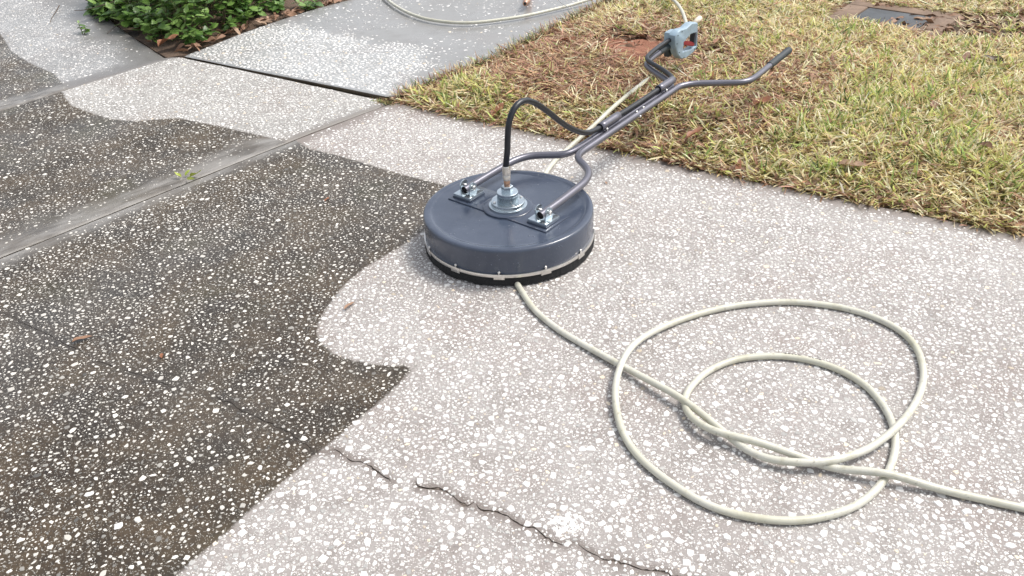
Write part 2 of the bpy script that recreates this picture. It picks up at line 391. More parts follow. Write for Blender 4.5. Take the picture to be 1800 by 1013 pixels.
def dens(L, step, wob=0.0, seed=0):
    L = np.asarray(L, float); d = np.concatenate([[0], np.cumsum(np.linalg.norm(np.diff(L, axis=0), axis=1))])
    n = max(2, int(d[-1] / step)); s = np.linspace(0, d[-1], n + 1)
    C = np.stack([np.interp(s, d, L[:, 0]), np.interp(s, d, L[:, 1])], 1)
    if wob:
        r = np.random.default_rng(seed); w_ = gsmooth(r.normal(size=len(C)), 1.2) * wob + gsmooth(r.normal(size=len(C)), 6) * wob * 2
        T = np.gradient(C, axis=0); T /= np.linalg.norm(T, axis=1)[:, None]
        w_[0] = w_[-1] = 0
        C = C + w_[:, None] * np.stack([-T[:, 1], T[:, 0]], 1)
    return C

# cracks: closed slivers cut right through the near slab
def sliver(L, wmax, seed, wmin=.0008):
    C = dens(L, .008, .0052, seed); r = np.random.default_rng(seed + 50)
    n = len(C); t = np.linspace(0, 1, n)
    wd = (wmin + wmax * np.clip(gsmooth(r.random(n), 1.5) * 1.6 - .25, .08, 1)) * np.clip(np.minimum(t, 1 - t) * 9, 0.12, 1)
    T = np.gradient(C, axis=0); T /= np.linalg.norm(T, axis=1)[:, None]; Nn = np.stack([-T[:, 1], T[:, 0]], 1)
    jl, jr = r.uniform(.12, 1.25, n), r.uniform(.12, 1.25, n)
    C = C + Nn * (r.normal(0, .0013, n) * (t > 0) * (t < 1))[:, None]
    return np.vstack([C + Nn * (wd * jl)[:, None], (C - Nn * (wd * jr)[:, None])[::-1]])
CRACK = [sliver([(-1.62, 2.09), (-1.512, 2.046), (-1.337, 1.935), (-1.245, 1.875), (-1.106, 1.782)], .0008, 1),
         sliver([(-1.09, 1.772), (-1.038, 1.73), (-0.905, 1.666), (-0.83, 1.632)], .0007, 2),
         sliver([(-0.74, 1.600), (-0.687, 1.565), (-0.616, 1.514), (-0.559, 1.471), (-0.504, 1.436), (-0.461, 1.405), (-0.435, 1.380)], .0010, 3),
         sliver([(-0.426, 1.376), (-0.398, 1.369), (-0.368, 1.35), (-0.335, 1.339), (-0.305, 1.312), (-0.267, 1.28)], .0021, 4),
         sliver([(-0.222, 1.281), (-0.208, 1.266), (-0.165, 1.257), (-0.142, 1.24), (-0.127, 1.225), (-0.099, 1.214)], .0050, 5),
         sliver([(-0.094, 1.209), (-0.077, 1.196), (-0.051, 1.181), (-0.019, 1.163), (-0.007, 1.149), (0.025, 1.126), (0.057, 1.103), (0.085, 1.094)], .0026, 6),
         sliver([(0.093, 1.100), (0.115, 1.081), (0.14, 1.059), (0.194, 1.042), (0.231, 1.033), (0.286, 1.014), (0.357, 0.985), (.47, .93), (.6, .88)], .0026, 7)]

def sheet(outline, grid, zf, near, holes=(), wall=.06, rings=(.006, .014), edge_drop=.005, step=.03, attrs=None):
    """top face of a slab as a triangulated sheet with side walls."""
    O = np.asarray(outline, float)
    if sdf([O.mean(0)], O)[0] is None: pass
    area = .5 * np.sum(O[:, 0] * np.roll(O[:, 1], -1) - np.roll(O[:, 0], -1) * O[:, 1])
    if area < 0: O = O[::-1]
    pts = [O]; loops = [len(O)]
    for h in holes: pts.append(h); loops.append(len(h))
    T = np.roll(O, -1, 0) - np.roll(O, 1, 0); T /= np.linalg.norm(T, axis=1)[:, None] + 1e-9; Nn = np.stack([-T[:, 1], T[:, 0]], 1)
    extra = []
    for rg in rings:
        Q = O + Nn * rg; Q = Q[sdf(Q, O) > rg * .85]; extra.append(Q)
    x0, y0, x1, y1 = near
    gx, gy = np.meshgrid(np.arange(x0, x1, step), np.arange(y0, y1, step)); G = np.stack([gx.ravel(), gy.ravel()], 1)
    G += rng.uniform(-.25, .25, G.shape) * step
    keep = sdf(G, O) > max(rings) * 1.6
    G = G[keep]
    for h in holes:      # extra points beside the cracks so that their stains follow them
        for rg in (.006, .014, .024):
            q_ = h[::3]; ang_ = rng.uniform(0, 6.28, len(q_)); q_ = q_ + rg * np.column_stack([np.cos(ang_), np.sin(ang_)]); G = np.vstack([G, q_[sdf(q_, O) > .03]])
    for h in holes:
        b0, b1 = h.min(0) - .02, h.max(0) + .02
        m = ((G > b0) & (G < b1)).all(1)
        bad = np.zeros(len(G), bool); bad[m] = sdf(G[m], h) > -.003
        G = G[~bad]
    gx, gy = np.meshgrid(np.arange(O[:, 0].min(), O[:, 0].max(), grid), np.arange(O[:, 1].min(), O[:, 1].max(), grid)); G2 = np.stack([gx.ravel(), gy.ravel()], 1)
    out = (G2[:, 0] < x0) | (G2[:, 0] > x1) | (G2[:, 1] < y0) | (G2[:, 1] > y1)
    G2 = G2[out]; G2 = G2[sdf(G2, O) > max(rings) * 1.6]
    P = np.vstack(pts + extra + [G, G2])
    E = []; s = 0
    for n in loops:
        E += [(s + i, s + (i + 1) % n) for i in range(n)]; s += n
    r = delaunay_2d_cdt([Vector(p) for p in P], E, [], 0, 1e-5)
    V = np.array([(v.x, v.y) for v in r[0]]); F = np.array([f for f in r[2]], int)
    cen = V[F].mean(1)
    ok = sdf(cen, O) > 0
    for h in holes:
        b0, b1 = h.min(0), h.max(0); m = ok & ((cen > b0) & (cen < b1)).all(1)
        i = np.where(m)[0]; ok[i[sdf(cen[i], h) > 0]] = False
    F = F[ok]
    a, b, c = V[F[:, 0]], V[F[:, 1]], V[F[:, 2]]
    cr = (b[:, 0] - a[:, 0]) * (c[:, 1] - a[:, 1]) - (b[:, 1] - a[:, 1]) * (c[:, 0] - a[:, 0])
    F[cr < 0] = F[cr < 0][:, ::-1]
    d = np.abs(sdf(V, O))
    z = zf(V) - edge_drop * np.clip(1 - d / max(rings), 0, 1) ** 2
    V3 = np.column_stack([V, z])
    faces = [F]
    e = np.concatenate([F[:, [0, 1]], F[:, [1, 2]], F[:, [2, 0]]]); key = e.min(1) * (len(V) + 1) + e.max(1)
    u, idx, cnt = np.unique(key, return_index=True, return_counts=True); be = e[idx[cnt == 1]]
    Vall = V3
    if wall:
        n0 = len(V3); low = V3.copy(); low[:, 2] -= wall; Vall = np.vstack([V3, V3, low])
        faces.append(np.column_stack([be[:, 1] + n0, be[:, 0] + n0, be[:, 0] + 2 * n0, be[:, 1] + 2 * n0]))
    at = {}
    if attrs:
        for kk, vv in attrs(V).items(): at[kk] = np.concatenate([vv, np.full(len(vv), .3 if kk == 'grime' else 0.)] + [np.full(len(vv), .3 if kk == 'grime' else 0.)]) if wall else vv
    return Vall, faces, at

flat = lambda V: np.zeros(len(V))
def make_sheet(name, mat, *a, smooth=False, **kw):
    V, F, at = sheet(*a, **kw)
    used = np.unique(np.concatenate([f.ravel() for f in F])); remap = np.full(len(V), -1); remap[used] = np.arange(len(used))
    me = mesh_np(name, V[used], [remap[f] for f in F], smooth=smooth, attrs={k_: v_[used] for k_, v_ in at.items()})
    return tag(link(name, me, mat), kind='structure')

# ------------------------------------------------------------------ the setting
gme = mesh_np('ground', [(-80, -60, -.016), (80, -60, -.016), (80, 120, -.016), (-80, 120, -.016)], [np.array([[0, 1, 2, 3]])])
tag(link('ground', gme, M['dirt']), kind='structure')

edge_in = dens(EDGE[1:], .025, .0018, 3)
j1_a = dens(offset_line(J1, .003), .025, .0012, 4)      # the near side
j1_b = dens(offset_line(J1, -.003), .025, .0012, 5)     # the far side
def cut(L, *ends): return np.vstack([L] + [np.asarray(e, float)[None] for e in ends])
SLAB1 = np.vstack([j1_a, dens([(-3.6, .20), (-3.6, -.4), (4.2, -.4), (4.2, .46)], .2)[1:-1], edge_in[::-1][:-1]])
far_edge = dens(offset_line([(-0.505, 3.498), (-1.1, 3.898), (-1.57, 4.213)], .003), .025, .0012, 6)
j2_a = dens(offset_line(J2, .002), .025, .001, 7); j2_b = dens(offset_line(J2, -.003), .025, .001, 8)
corner = np.array([(-.478, 3.473), (-.487, 3.484)])
SLAB2 = np.vstack([j1_b[::-1][:-2], corner, far_edge, j2_a])
SLAB3 = np.vstack([j2_b[::-1], dens(BEDL, .03, .002, 9)[1:], [(-7, 7), (-7, .89)]])
WALK = np.vstack([dens([(-1.575, 4.223), (-1.1, 3.905), (-0.475, 3.489)], .03, .001, 10)[:-1], dens(WALKR, .03, .0015, 11)[1:], dens(WALKL[::-1], .03, .0015, 12)[:-1]])

def attrs1(V):
    d1 = sdf(V, DARK1); j = dline(V, J1); e = dline(V, EDGE); ck = np.full(len(V), .2)
    for cr in CRACK: ck = np.minimum(ck, np.abs(sdf(V, cr)))
    return {'crack': ck, 'grime': np.clip(d1, -1, 1.2), 'band': np.clip(np.maximum(sstep(j, .10, .035), sstep(e + .03 * (N1(V, 8) - .5), .11, .03)), 0, 1)}
def attrs2(V):
    d1 = sdf(V, DARK2); j = dline(V, J1); dk = sstep(d1, -.05, .05)
    return {'grime': np.clip(d1, -1, 1.2), 'band': np.clip(sstep(j + (.02 + .13 * dk) * (.6 * N1(V, 6) + .4 * N2(V, 17) - .45), .05 + .17 * dk, .015 + .03 * dk), 0, 1)}
def attrs3(V):
    return {'grime': np.clip(sdf(V, DARK3), -.4, .4), 'band': np.clip(np.maximum(sstep(dline(V, J2), .17, .05), sstep(dline(V, BEDL) + .14 * (N1(V, 5) - .5), .26, .06)), 0, 1)}
def attrsw(V):
    s_ = sdf(V, WSHELL)
    return {'grime': np.full(len(V), -.4), 'band': sstep(s_, .04, -.06) * .8}

walk_z = lambda V: .0015 + .0125 * sstep(np.asarray(V)[:, 0] + .25 * (np.asarray(V)[:, 1] - 3.8), -1.6, -.45) + .003 * N1(V, 1.3)
slab1 = make_sheet('driveway_slab', M['slab'], SLAB1, .2, flat, (-1.9, .7, 2.2, 3.6), holes=CRACK, attrs=attrs1)
for q_, cr in enumerate(CRACK):      # grit lodged in the crack
    c_ = cr.mean(0); nn = len(cr) // 2; bk = cr[nn:][::-1]; mid_ = (cr[:nn] + bk) / 2
    Vc = np.concatenate([np.column_stack([mid_ + (cr[:nn] - mid_) * 1.15, np.full(nn, -.0008) - .0028 * rng.random(nn)]), np.column_stack([mid_ + (bk - mid_) * 1.15, np.full(nn, -.0008) - .0028 * rng.random(nn)])])
    ii = np.arange(nn - 1); o_ = link('crack_grit', mesh_np('crack_grit', Vc, [np.column_stack([ii + nn, ii + nn + 1, ii + 1, ii])]), M['grit'], slab1); o_['kind'] = 'stuff'
slab2 = make_sheet('driveway_slab', M['slab_mid'], SLAB2, .2, flat, (-2.7, 1.9, -.4, 4.3), attrs=attrs2)
slab3 = make_sheet('driveway_slab', M['slab_far'], SLAB3, .25, flat, (-3.4, 3.1, -1.5, 5.7), attrs=attrs3)
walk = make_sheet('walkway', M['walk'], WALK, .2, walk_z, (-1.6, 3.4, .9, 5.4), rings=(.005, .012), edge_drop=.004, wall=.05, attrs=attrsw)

# lawn soil rises a little behind the concrete edge
LAWN = np.vstack([dens(offset_line(EDGE[1:], .006), .04, .004, 20)[::-1], dens(offset_line(WALKR, -.006), .04, .004, 21)[1:], [(3, 9), (9, 9), (9, -.5), (4.4, .4)]])
def lawn_z(V):
    V = np.asarray(V)[:, :2]
    d = np.minimum(dline(V, EDGE), dline(V, WALKR))
    bare = np.exp(-(((V[:, 0] - .66) / .20) ** 2 + ((V[:, 1] - 4.02) / .26) ** 2))
    return -.010 + .050 * sstep(d, .0, .35) + .018 * (N1(V, 5) - .5) * sstep(d, 0, .1) + .010 * (N2(V, 17) - .5) * sstep(d, 0, .06) - .012 * bare
lawn = make_sheet('lawn', M['soil'], LAWN, .25, lawn_z, (-.6, 1.2, 3.2, 5.6), rings=(.012, .03), edge_drop=0, wall=.05, step=.035, smooth=True)
BED = np.vstack([dens(offset_line(BEDL, -.01), .04)[::-1], dens(offset_line(WALKL, .012), .04)])
bed = make_sheet('planting_bed', M['soil'], BED, .25, lambda V: -.012 + .03 * sstep(np.minimum(dline(V, BEDL), dline(V, WALKL)), 0, .3) + .02 * (N1(V, 9) - .5), (-2.8, 4.1, -.5, 6), rings=(.012, .03), edge_drop=0, wall=.04, step=.04, smooth=True)
# the bare patch of red clay
th = np.linspace(0, 2 * np.pi, 40, endpoint=False); rr = 1 + .22 * np.sin(3 * th + 1) + .12 * np.sin(7 * th)
CLAY = np.stack([.62 + .19 * rr * np.cos(th) - .02 * np.sin(th), 3.90 + .19 * rr * np.sin(th)], 1)
make_sheet('bare_soil', M['clay'], CLAY, .03, lambda V: lawn_z(V) + .009 * sstep(sdf(V, CLAY), 0, .05) + .003, (.3, 3.6, 1.0, 4.4), rings=(.01, .02), edge_drop=0, wall=.03, step=.02, smooth=True)

# ------------------------------------------------------------------ shell chips set in the concrete
def scatter(outline, box, per_m2, weight, min_gap=.0001, med=.0036, sig=.46):
    x0, y0, x1, y1 = box; n = int((x1 - x0) * (y1 - y0) * per_m2)
    P = np.column_stack([rng.uniform(x0, x1, n), rng.uniform(y0, y1, n)])
    P = P[sdf(P, outline) > .012]
    P = P[rng.random(len(P)) < weight(P)]
    r = np.clip(med * np.exp(rng.normal(0, sig, len(P))), .0013, .0112)
    o = np.argsort(-r); P, r = P[o], r[o]
    cell = .014; grid = {}; keep = []
    ix = np.floor(P / cell).astype(int)
    X, Y, R_ = P[:, 0].tolist(), P[:, 1].tolist(), r.tolist(); IX = ix.tolist()
    for i in range(len(P)):
        a, b = IX[i]; x, y, q = X[i], Y[i], R_[i]; ok = True
        for da in (-1, 0, 1):
            for db in (-1, 0, 1):
                for j in grid.get((a + da, b + db), ()):
                    g = (q + R_[j]) * .80 + min_gap
                    if (x - X[j]) ** 2 + (y - Y[j]) ** 2 < g * g: ok = False; break
                if not ok: break
            if not ok: break
        if ok:
            grid.setdefault((a, b), []).append(i); keep.append(i)
    k_ = np.array(keep); return P[k_], r[k_]

def chip_shape(n, seed):
    r = np.random.default_rng(seed); a = np.sort(np.linspace(0, 2 * np.pi, n, endpoint=False) + r.uniform(-.38, .38, n))
    q = r.uniform(.62, 1.14, n); el = r.uniform(.46, 1.0)
    return np.stack([q * np.cos(a), q * np.sin(a) * el], 1)
SHAPES = [chip_shape(7, s_) for s_ in range(40)]

def chips_mesh(name, P, r, z0, col):
    VV, QQ, TT_, CC, o_ = [], [], [], [], 0
    for big in (True, False):
        m = (r >= .0030) if big else (r < .0030)
        if not m.any(): continue
        p, q, zz, cc = P[m], r[m], z0[m], col[m]; n = len(p)
        sh = np.array(SHAPES)[rng.integers(0, len(SHAPES), n)]; th_ = rng.uniform(0, 2 * np.pi, n)
        if not big: sh = sh[:, [0, 1, 3, 4, 6]]
        kq = sh.shape[1]
        c, s_ = np.cos(th_)[:, None], np.sin(th_)[:, None]
        x = (sh[:, :, 0] * c - sh[:, :, 1] * s_) * q[:, None]; y = (sh[:, :, 0] * s_ + sh[:, :, 1] * c) * q[:, None]
        if big:
            hgt = np.clip(q * .14, .0003, .0009)[:, None] * rng.uniform(.5, 1.2, (n, 1))
            tx, ty = rng.normal(0, .02, (n, 1)), rng.normal(0, .02, (n, 1))
            V0 = np.stack([p[:, :1] + x, p[:, 1:] + y, np.repeat(zz[:, None] - .0006, kq, 1)], -1)
            V1 = np.stack([p[:, :1] + x * .82, p[:, 1:] + y * .82, zz[:, None] + hgt + x * tx + y * ty], -1)
            V = np.concatenate([V0, V1], 1); b = (np.arange(n) * 2 * kq)[:, None] + o_; i = np.arange(kq); j = (i + 1) % kq
            QQ.append((b[:, :, None] + np.stack([i, j, j + kq, i + kq], -1)[None]).reshape(-1, 4)); TT_.append(b + (np.arange(kq) + kq)[None])
        else:
            V = np.stack([p[:, :1] + x, p[:, 1:] + y, np.repeat(zz[:, None] + .00025, kq, 1)], -1); b = (np.arange(n) * kq)[:, None] + o_
            TT_.append(b + np.arange(kq)[None])
        VV.append(V.reshape(-1, 3)); CC.append(np.repeat(cc, V.shape[1], 0)); o_ += V.shape[0] * V.shape[1]
    return mesh_np(name, np.vstack(VV), QQ + TT_, col=np.vstack(CC))

def chip_cols(P, dark):
    n = len(P); v = np.where(rng.random(n) < .68, np.clip(rng.normal(.79, .045, n), .6, .87), np.clip(rng.normal(.57, .10, n), .36, .8))[:, None]; c = v * np.array([1, .985, .955])[None]
    w_ = rng.random(n); c[w_ < .03] *= np.array([1, .88, .72]); c[(w_ > .05) & (w_ < .10)] *= .78
    v2 = np.where(rng.random(n) < .62, np.clip(rng.normal(.70, .09, n), .3, .84), np.clip(rng.normal(.36, .13, n), .10, .7))[:, None]; c2 = v2 * np.array([1, .965, .89])[None]
    c[dark] = c2[dark]; return c

def big_wash(P): return .80 + .35 * (N2(P, 2.7) - .35)
def w1(P):
    dk = sdf(P, DARK1) > 0; j = dline(P, J1); e = dline(P, EDGE)
    return np.clip(big_wash(P), .2, 1) * np.where(dk, .50 + .45 * N3(P, 5) * sstep(-P[:, 0] - P[:, 1] * .2, -.2, 1.4) + .1, 1) * np.clip(sstep(j, .02, .11) + .10, 0, 1) * np.clip(sstep(e + .03 * (N1(P, 8) - .5), .03, .11) + .05, 0, 1)
def w2(P):
    dk = sdf(P, DARK2) > 0; j = dline(P, J1)
    return np.clip(big_wash(P), .2, 1) * np.where(dk, .50, .95) * np.clip(np.where(dk, sstep(j + .05 * (N1(P, 9) - .5), .07, .18), sstep(j, .02, .05)) + .10, 0, 1)
def w3(P):
    return (.35 + .5 * N1(P, 4)) * np.clip(sstep(dline(P, J2), .06, .20) + .06, 0, 1) * np.clip(sstep(dline(P, BEDL) + .14 * (N1(P, 5) - .5), .08, .30) + .05, 0, 1)
def ww(P):
    s_ = sdf(P, WSHELL) + .16 * (N1(P, 8) - .5) + .10 * (N2(P, 25) - .5)
    return np.clip(sstep(s_, -.05, .07) * 1.0 + .035 * (N3(P, 3) > .35), 0, 1)

def chips_on(slab, outline, box, per, weight, darkpoly, zfun, mat, top_n=0, med=.0036):
    P, r = scatter(outline, box, per, weight, med=med)
    if darkpoly is DARK1:
        ok = np.ones(len(P), bool)
        for cr in CRACK:
            m_ = ((P > cr.min(0) - .02) & (P < cr.max(0) + .02)).all(1); i_ = np.where(m_)[0]; ok[i_[sdf(P[i_], cr) > -.45 * r[i_]]] = False
        P, r = P[ok], r[ok]
    dark = sdf(P, darkpoly) > -.001 if darkpoly is not None else np.zeros(len(P), bool)
    r = np.where(dark, r * rng.uniform(.68, .98, len(r)), r)
    z = zfun(P); singles = np.zeros(len(P), bool)
    if top_n:
        D = np.linalg.norm(np.column_stack([P, z]) - CAM, axis=1)
        fwd = P @ np.array([0, .83312]) + 1.3268 * .55309
        px = (P @ np.array([.99885, -.02647]) + 1.3268 * .03987) / fwd; py = (P @ np.array([.04786, .55245]) - 1.3268 * .83217) / fwd
        vis = (np.abs(px) < .6) & (np.abs(py) < .337)
        for cr in CRACK: vis &= sdf(P, cr) < -r
        singles[np.argsort(-(r / D) * vis)[:top_n]] = True
    m = ~singles
    o = link('shell_aggregate', chips_mesh('shell_aggregate', P[m], r[m], z[m], chip_cols(P[m], dark[m])), M[mat], slab)
    o['kind'] = 'stuff'
    if top_n:
        var = []
        for s_ in range(12):
            sh = SHAPES[s_]; V0 = np.column_stack([sh, np.full(7, -.0006 / .009)]); V1 = np.column_stack([sh * .8, np.full(7, .11) + sh @ np.array([.03, -.02])])
            i = np.arange(7); j = (i + 1) % 7
            ms = []
            for mm in ('shell', 'shell_grimy'):
                me = mesh_np('shell', np.vstack([V0, V1]), [np.stack([i, j, j + 7, i + 7], -1), np.array([np.arange(7) + 7])]); me.materials.append(M[mm]); ms.append(me)
            var.append(ms)
        for i in np.where(singles)[0]:
            me = var[rng.integers(0, 12)][int(dark[i] and rng.random() < .8)]
            c_ = bpy.data.objects.new('shell', me); COL.objects.link(c_); c_.parent = slab
            c_.location = (P[i, 0], P[i, 1], z[i]); c_.rotation_euler = (0, 0, rng.uniform(0, 6.28)); c_.scale = (r[i] * 1.05,) * 3
    return len(P)
zero = lambda P: np.zeros(len(P))
nchips = chips_on(slab1, SLAB1, (-1.9, .85, 2.0, 3.5), 27000, w1, DARK1, zero, 'chip', 300, med=.0035)
nchips += chips_on(slab2, SLAB2, (-2.6, 1.9, -.45, 4.25), 22000, w2, DARK2, zero, 'chip', med=.0037)
nchips += chips_on(slab3, SLAB3, (-3.5, 3.1, -1.6, 5.9), 15000, w3, DARK3, zero, 'chip_wet', med=.0034)
nchips += chips_on(walk, WALK, (-1.6, 3.45, .6, 5.3), 22000, ww, None, walk_z, 'chip_wet', med=.0058)
print('chips', nchips)
# the pale spall beside the crack: a cluster of crushed shell
qs = rng.normal(0, 1, (170, 2)) * np.array([.017, .015]) + np.array([.085, 1.143])
so_ = link('shell_crumbs', chips_mesh('shell_crumbs', qs, np.clip(rng.gamma(2.2, .0016, 170), .0012, .008), np.full(170, .0006), np.tile([[.80, .79, .77]], (170, 1))), M['chip'], slab1); so_['kind'] = 'stuff'

# ------------------------------------------------------------------ grass
def blades(P, L, W, az, lean, curl, col, z):
    """curved tapering blades, three segments each."""
    n = len(P); ts = np.array([0, .38, .74, 1.0]); wd = np.array([.75, 1.0, .72])
    dirx, diry = np.cos(az), np.sin(az)
    V = []; ang = lean.copy(); pos = np.column_stack([P, z]); prev = 0
    pts = [pos]
    for q in range(1, 4):
        a_ = lean + curl * (q - 1) / 2.; seg = (ts[q] - ts[q - 1]) * L
        pos = pos + np.column_stack([np.sin(a_) * dirx * seg, np.sin(a_) * diry * seg, np.cos(a_) * seg]); pts.append(pos)
    tw = rng.uniform(-.9, .9, n)
    sx, sy, sz = -diry * np.cos(tw), dirx * np.cos(tw), np.sin(tw)
    side = np.column_stack([sx, sy, sz])
    vs = []
    for q in range(3):
        vs += [pts[q] - side * (W * wd[q] * .5)[:, None], pts[q] + side * (W * wd[q] * .5)[:, None]]
    vs.append(pts[3])
    V = np.stack(vs, 1); low = V[:, :, 2]; floor = z[:, None] - .004
    V[:, :, 2] = np.maximum(low, floor + rng.uniform(0, .012, (n, 1)))
    V = V.reshape(-1, 3); b = (np.arange(n) * 7)[:, None]
    Q = np.concatenate([b + np.array([[0, 1, 3, 2]]), b + np.array([[2, 3, 5, 4]])]); T = b + np.array([[4, 5, 6]])
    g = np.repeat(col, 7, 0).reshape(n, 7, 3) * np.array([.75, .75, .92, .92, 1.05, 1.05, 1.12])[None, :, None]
    return V, Q, T, np.clip(g.reshape(-1, 3), 0, .9)

PAL = {'straw': ((.67, .565, .295), .14), 'pale': ((.82, .75, .51), .10), 'green': ((.245, .325, .10), .22), 'lime': ((.52, .54, .18), .16), 'brown': ((.29, .160, .10), .22), 'pink': ((.50, .31, .205), .16), 'dk': ((.09, .135, .04), .2)}
def pick(n, names, probs):
    names = list(names); probs = np.asarray(probs, float); probs = probs / probs.sum(1, keepdims=True); cum = np.cumsum(probs, 1)
    k_ = (rng.random(n)[:, None] > cum).sum(1).clip(0, len(names) - 1)
    base = np.array([PAL[a_][0] for a_ in names])[k_]; var_ = np.array([PAL[a_][1] for a_ in names])[k_]
    return base * np.exp(rng.normal(0, 1, (n, 1)) * var_[:, None]) * np.exp(rng.normal(0, .05, (n, 3))), k_

def lawn_fields(P):
    x, y = P[:, 0], P[:, 1]
    el = lambda cx, cy, rx, ry: np.exp(-(((x - cx) / rx) ** 2 + ((y - cy) / ry) ** 2))
    bare = np.clip(1.9 * el(.62, 3.90, .21, .21) - .4, 0, 1)
    e = dline(P, EDGE); wr = dline(P, WALKR)
    brown = np.clip(1.25 * el(.56, 3.90, .54, .50) + 1.1 * el(.15, 3.80, .28, .34) + .75 * el(.98, 3.16, .30, .16) + .35 * el(1.25, 3.45, .25, .2) + .95 * el(.38, 3.45, .26, .25) + .6 * el(0.5, 2.95, .5, .12)
                    + .45 * sstep(e, .10, .01) + .5 * sstep(wr, .12, .02) + .55 * (N1(P, 3.3) - .5) + .25 * (N2(P, 9) - .5), 0, 1)
    green = np.clip(.30 + .9 * (N3(P, 4.1) - .45) + .5 * (N2(P, 13) - .5) + .45 * el(-.2, 3.42, .28, .14) + .3 * el(1.5, 2.7, .5, .4) + .5 * sstep(y - 4.85 + .28 * (x - 2.4), .0, .25) * (x > 1.7), 0, 1)
    return bare, brown, green

BOX = (-.55, 1.35, 3.0, 5.35)
METER_P = np.array([1.915, 4.14])
def lawn_ok(P):
    d = sdf(P, LAWN); m = (d > -.004)
    q = P - METER_P
    um, vm = q @ np.array([.755, -.656]), q @ np.array([.656, .755])
    pit = (np.abs(um) < .30) & (np.abs(vm) < .20)
    dirt = np.exp(-(((P[:, 0] - 2.38) / .50) ** 2 + ((P[:, 1] - 3.93) / .24) ** 2)) > .42
    front = vm < -.165 + .02 * np.sin(um * 40)
    return m & ~(pit & ~front) & ~(dirt & (rng.random(len(P)) < .9))

nt_ = int((BOX[2] - BOX[0]) * (BOX[3] - BOX[1]) * 2300)
T0 = np.column_stack([rng.uniform(BOX[0], BOX[2], nt_), rng.uniform(BOX[1], BOX[3], nt_)])
T0 = T0[lawn_ok(T0)]
bare, brown, green = lawn_fields(T0)
T0 = T0[rng.random(len(T0)) > np.maximum(bare * 1.2, brown * .68)]
bare, brown, green = lawn_fields(T0)
parts = []
# tufts: several blades from one node
nb = 8; nt2 = len(T0)
kind_green = rng.random(nt2) < np.clip(green * (1 - .75 * brown) * .74, .02, .8)
TT = np.repeat(np.arange(nt2), nb); n = len(TT)
P = T0[TT] + rng.normal(0, .009, (n, 2))
P = P; z = lawn_z(P)
gr = kind_green[TT]
L = np.where(gr, rng.uniform(.04, .10, n), rng.uniform(.04, .095, n)) * np.clip(1 - .25 * brown[TT], .5, 1)
W = np.where(gr, rng.uniform(.0045, .0095, n), rng.uniform(.0038, .0085, n))
az = rng.uniform(0, 2 * np.pi, n)
farq = 1 - .35 * sstep(T0[TT, 1] + .35 * T0[TT, 0], 4.2, 4.8); L = L * farq
lean = np.where(gr, rng.uniform(.35, 1.30, n), rng.uniform(.70, 1.55, n)); curl = rng.uniform(-.1, .9, n)
pr = np.column_stack([np.where(gr, .20, .44), np.where(gr, .14, .36), np.where(gr, .24, .01), np.where(gr, .40, .10), .03 + .34 * brown[TT] * ~gr, .02 + .34 * brown[TT] * ~gr, np.where(gr, .06, .0)])
pr[:, 0] *= (1 - .5 * brown[TT]); pr[:, 1] *= (1 - .4 * brown[TT])
col, _ = pick(n, ['straw', 'pale', 'green', 'lime', 'brown', 'pink', 'dk'], pr)
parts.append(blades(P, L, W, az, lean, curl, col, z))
# dead thatch lying flat
nf = int((BOX[2] - BOX[0]) * (BOX[3] - BOX[1]) * 6500); P = np.column_stack([rng.uniform(BOX[0], BOX[2], nf), rng.uniform(BOX[1], BOX[3], nf)])
P = P[lawn_ok(P)]; bare, brown, green = lawn_fields(P); kp = rng.random(len(P)) > bare * .985; P, bare, brown, green = P[kp], bare[kp], brown[kp], green[kp]; n = len(P)
pr = np.column_stack([.42 * (1 - .6 * brown), .30 * (1 - .4 * brown), .20 + .4 * brown, .16 + .5 * brown])
col, _ = pick(n, ['straw', 'pale', 'brown', 'pink'], pr)
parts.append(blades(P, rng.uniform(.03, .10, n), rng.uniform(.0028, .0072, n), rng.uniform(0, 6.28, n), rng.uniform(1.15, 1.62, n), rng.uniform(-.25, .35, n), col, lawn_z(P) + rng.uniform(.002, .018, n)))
# runners and stray blades hanging over the concrete edges
EL = dens(EDGE[1:8], .004); n = len(EL) * 3; i = rng.integers(0, len(EL), n); P = EL[i] + rng.normal(0, .008, (n, 2)) + np.array([.008, .012])
az = rng.normal(math.radians(-123), 1.0, n); col, _ = pick(n, ['straw', 'pale', 'brown', 'pink', 'lime'], np.tile([[.3, .22, .25, .2, .1]], (n, 1)))
fr = np.clip(.35 + 1.3 * N3(P, 7), .3, 1.5)
parts.append(blades(P, rng.uniform(.02, .06, n) * fr, rng.uniform(.0025, .006, n), az, rng.uniform(.7, 1.5, n), rng.uniform(.0, .6, n), col, np.full(n, .001)))
WL = dens(WALKR[:7], .005); n = len(WL) * 3; i = rng.integers(0, len(WL), n); P = WL[i] + rng.normal(0, .008, (n, 2)) + np.array([.016, -.010])
az = rng.normal(math.radians(140), 1.1, n); col, _ = pick(n, ['straw', 'pale', 'brown', 'pink', 'dk', 'green'], np.tile([[.16, .1, .34, .14, .18, .14]], (n, 1)))
parts.append(blades(P, rng.uniform(.025, .075, n), rng.uniform(.0022, .0048, n), az, rng.uniform(.35, 1.3, n), rng.uniform(.0, .6, n), col, np.full(n, .008)))
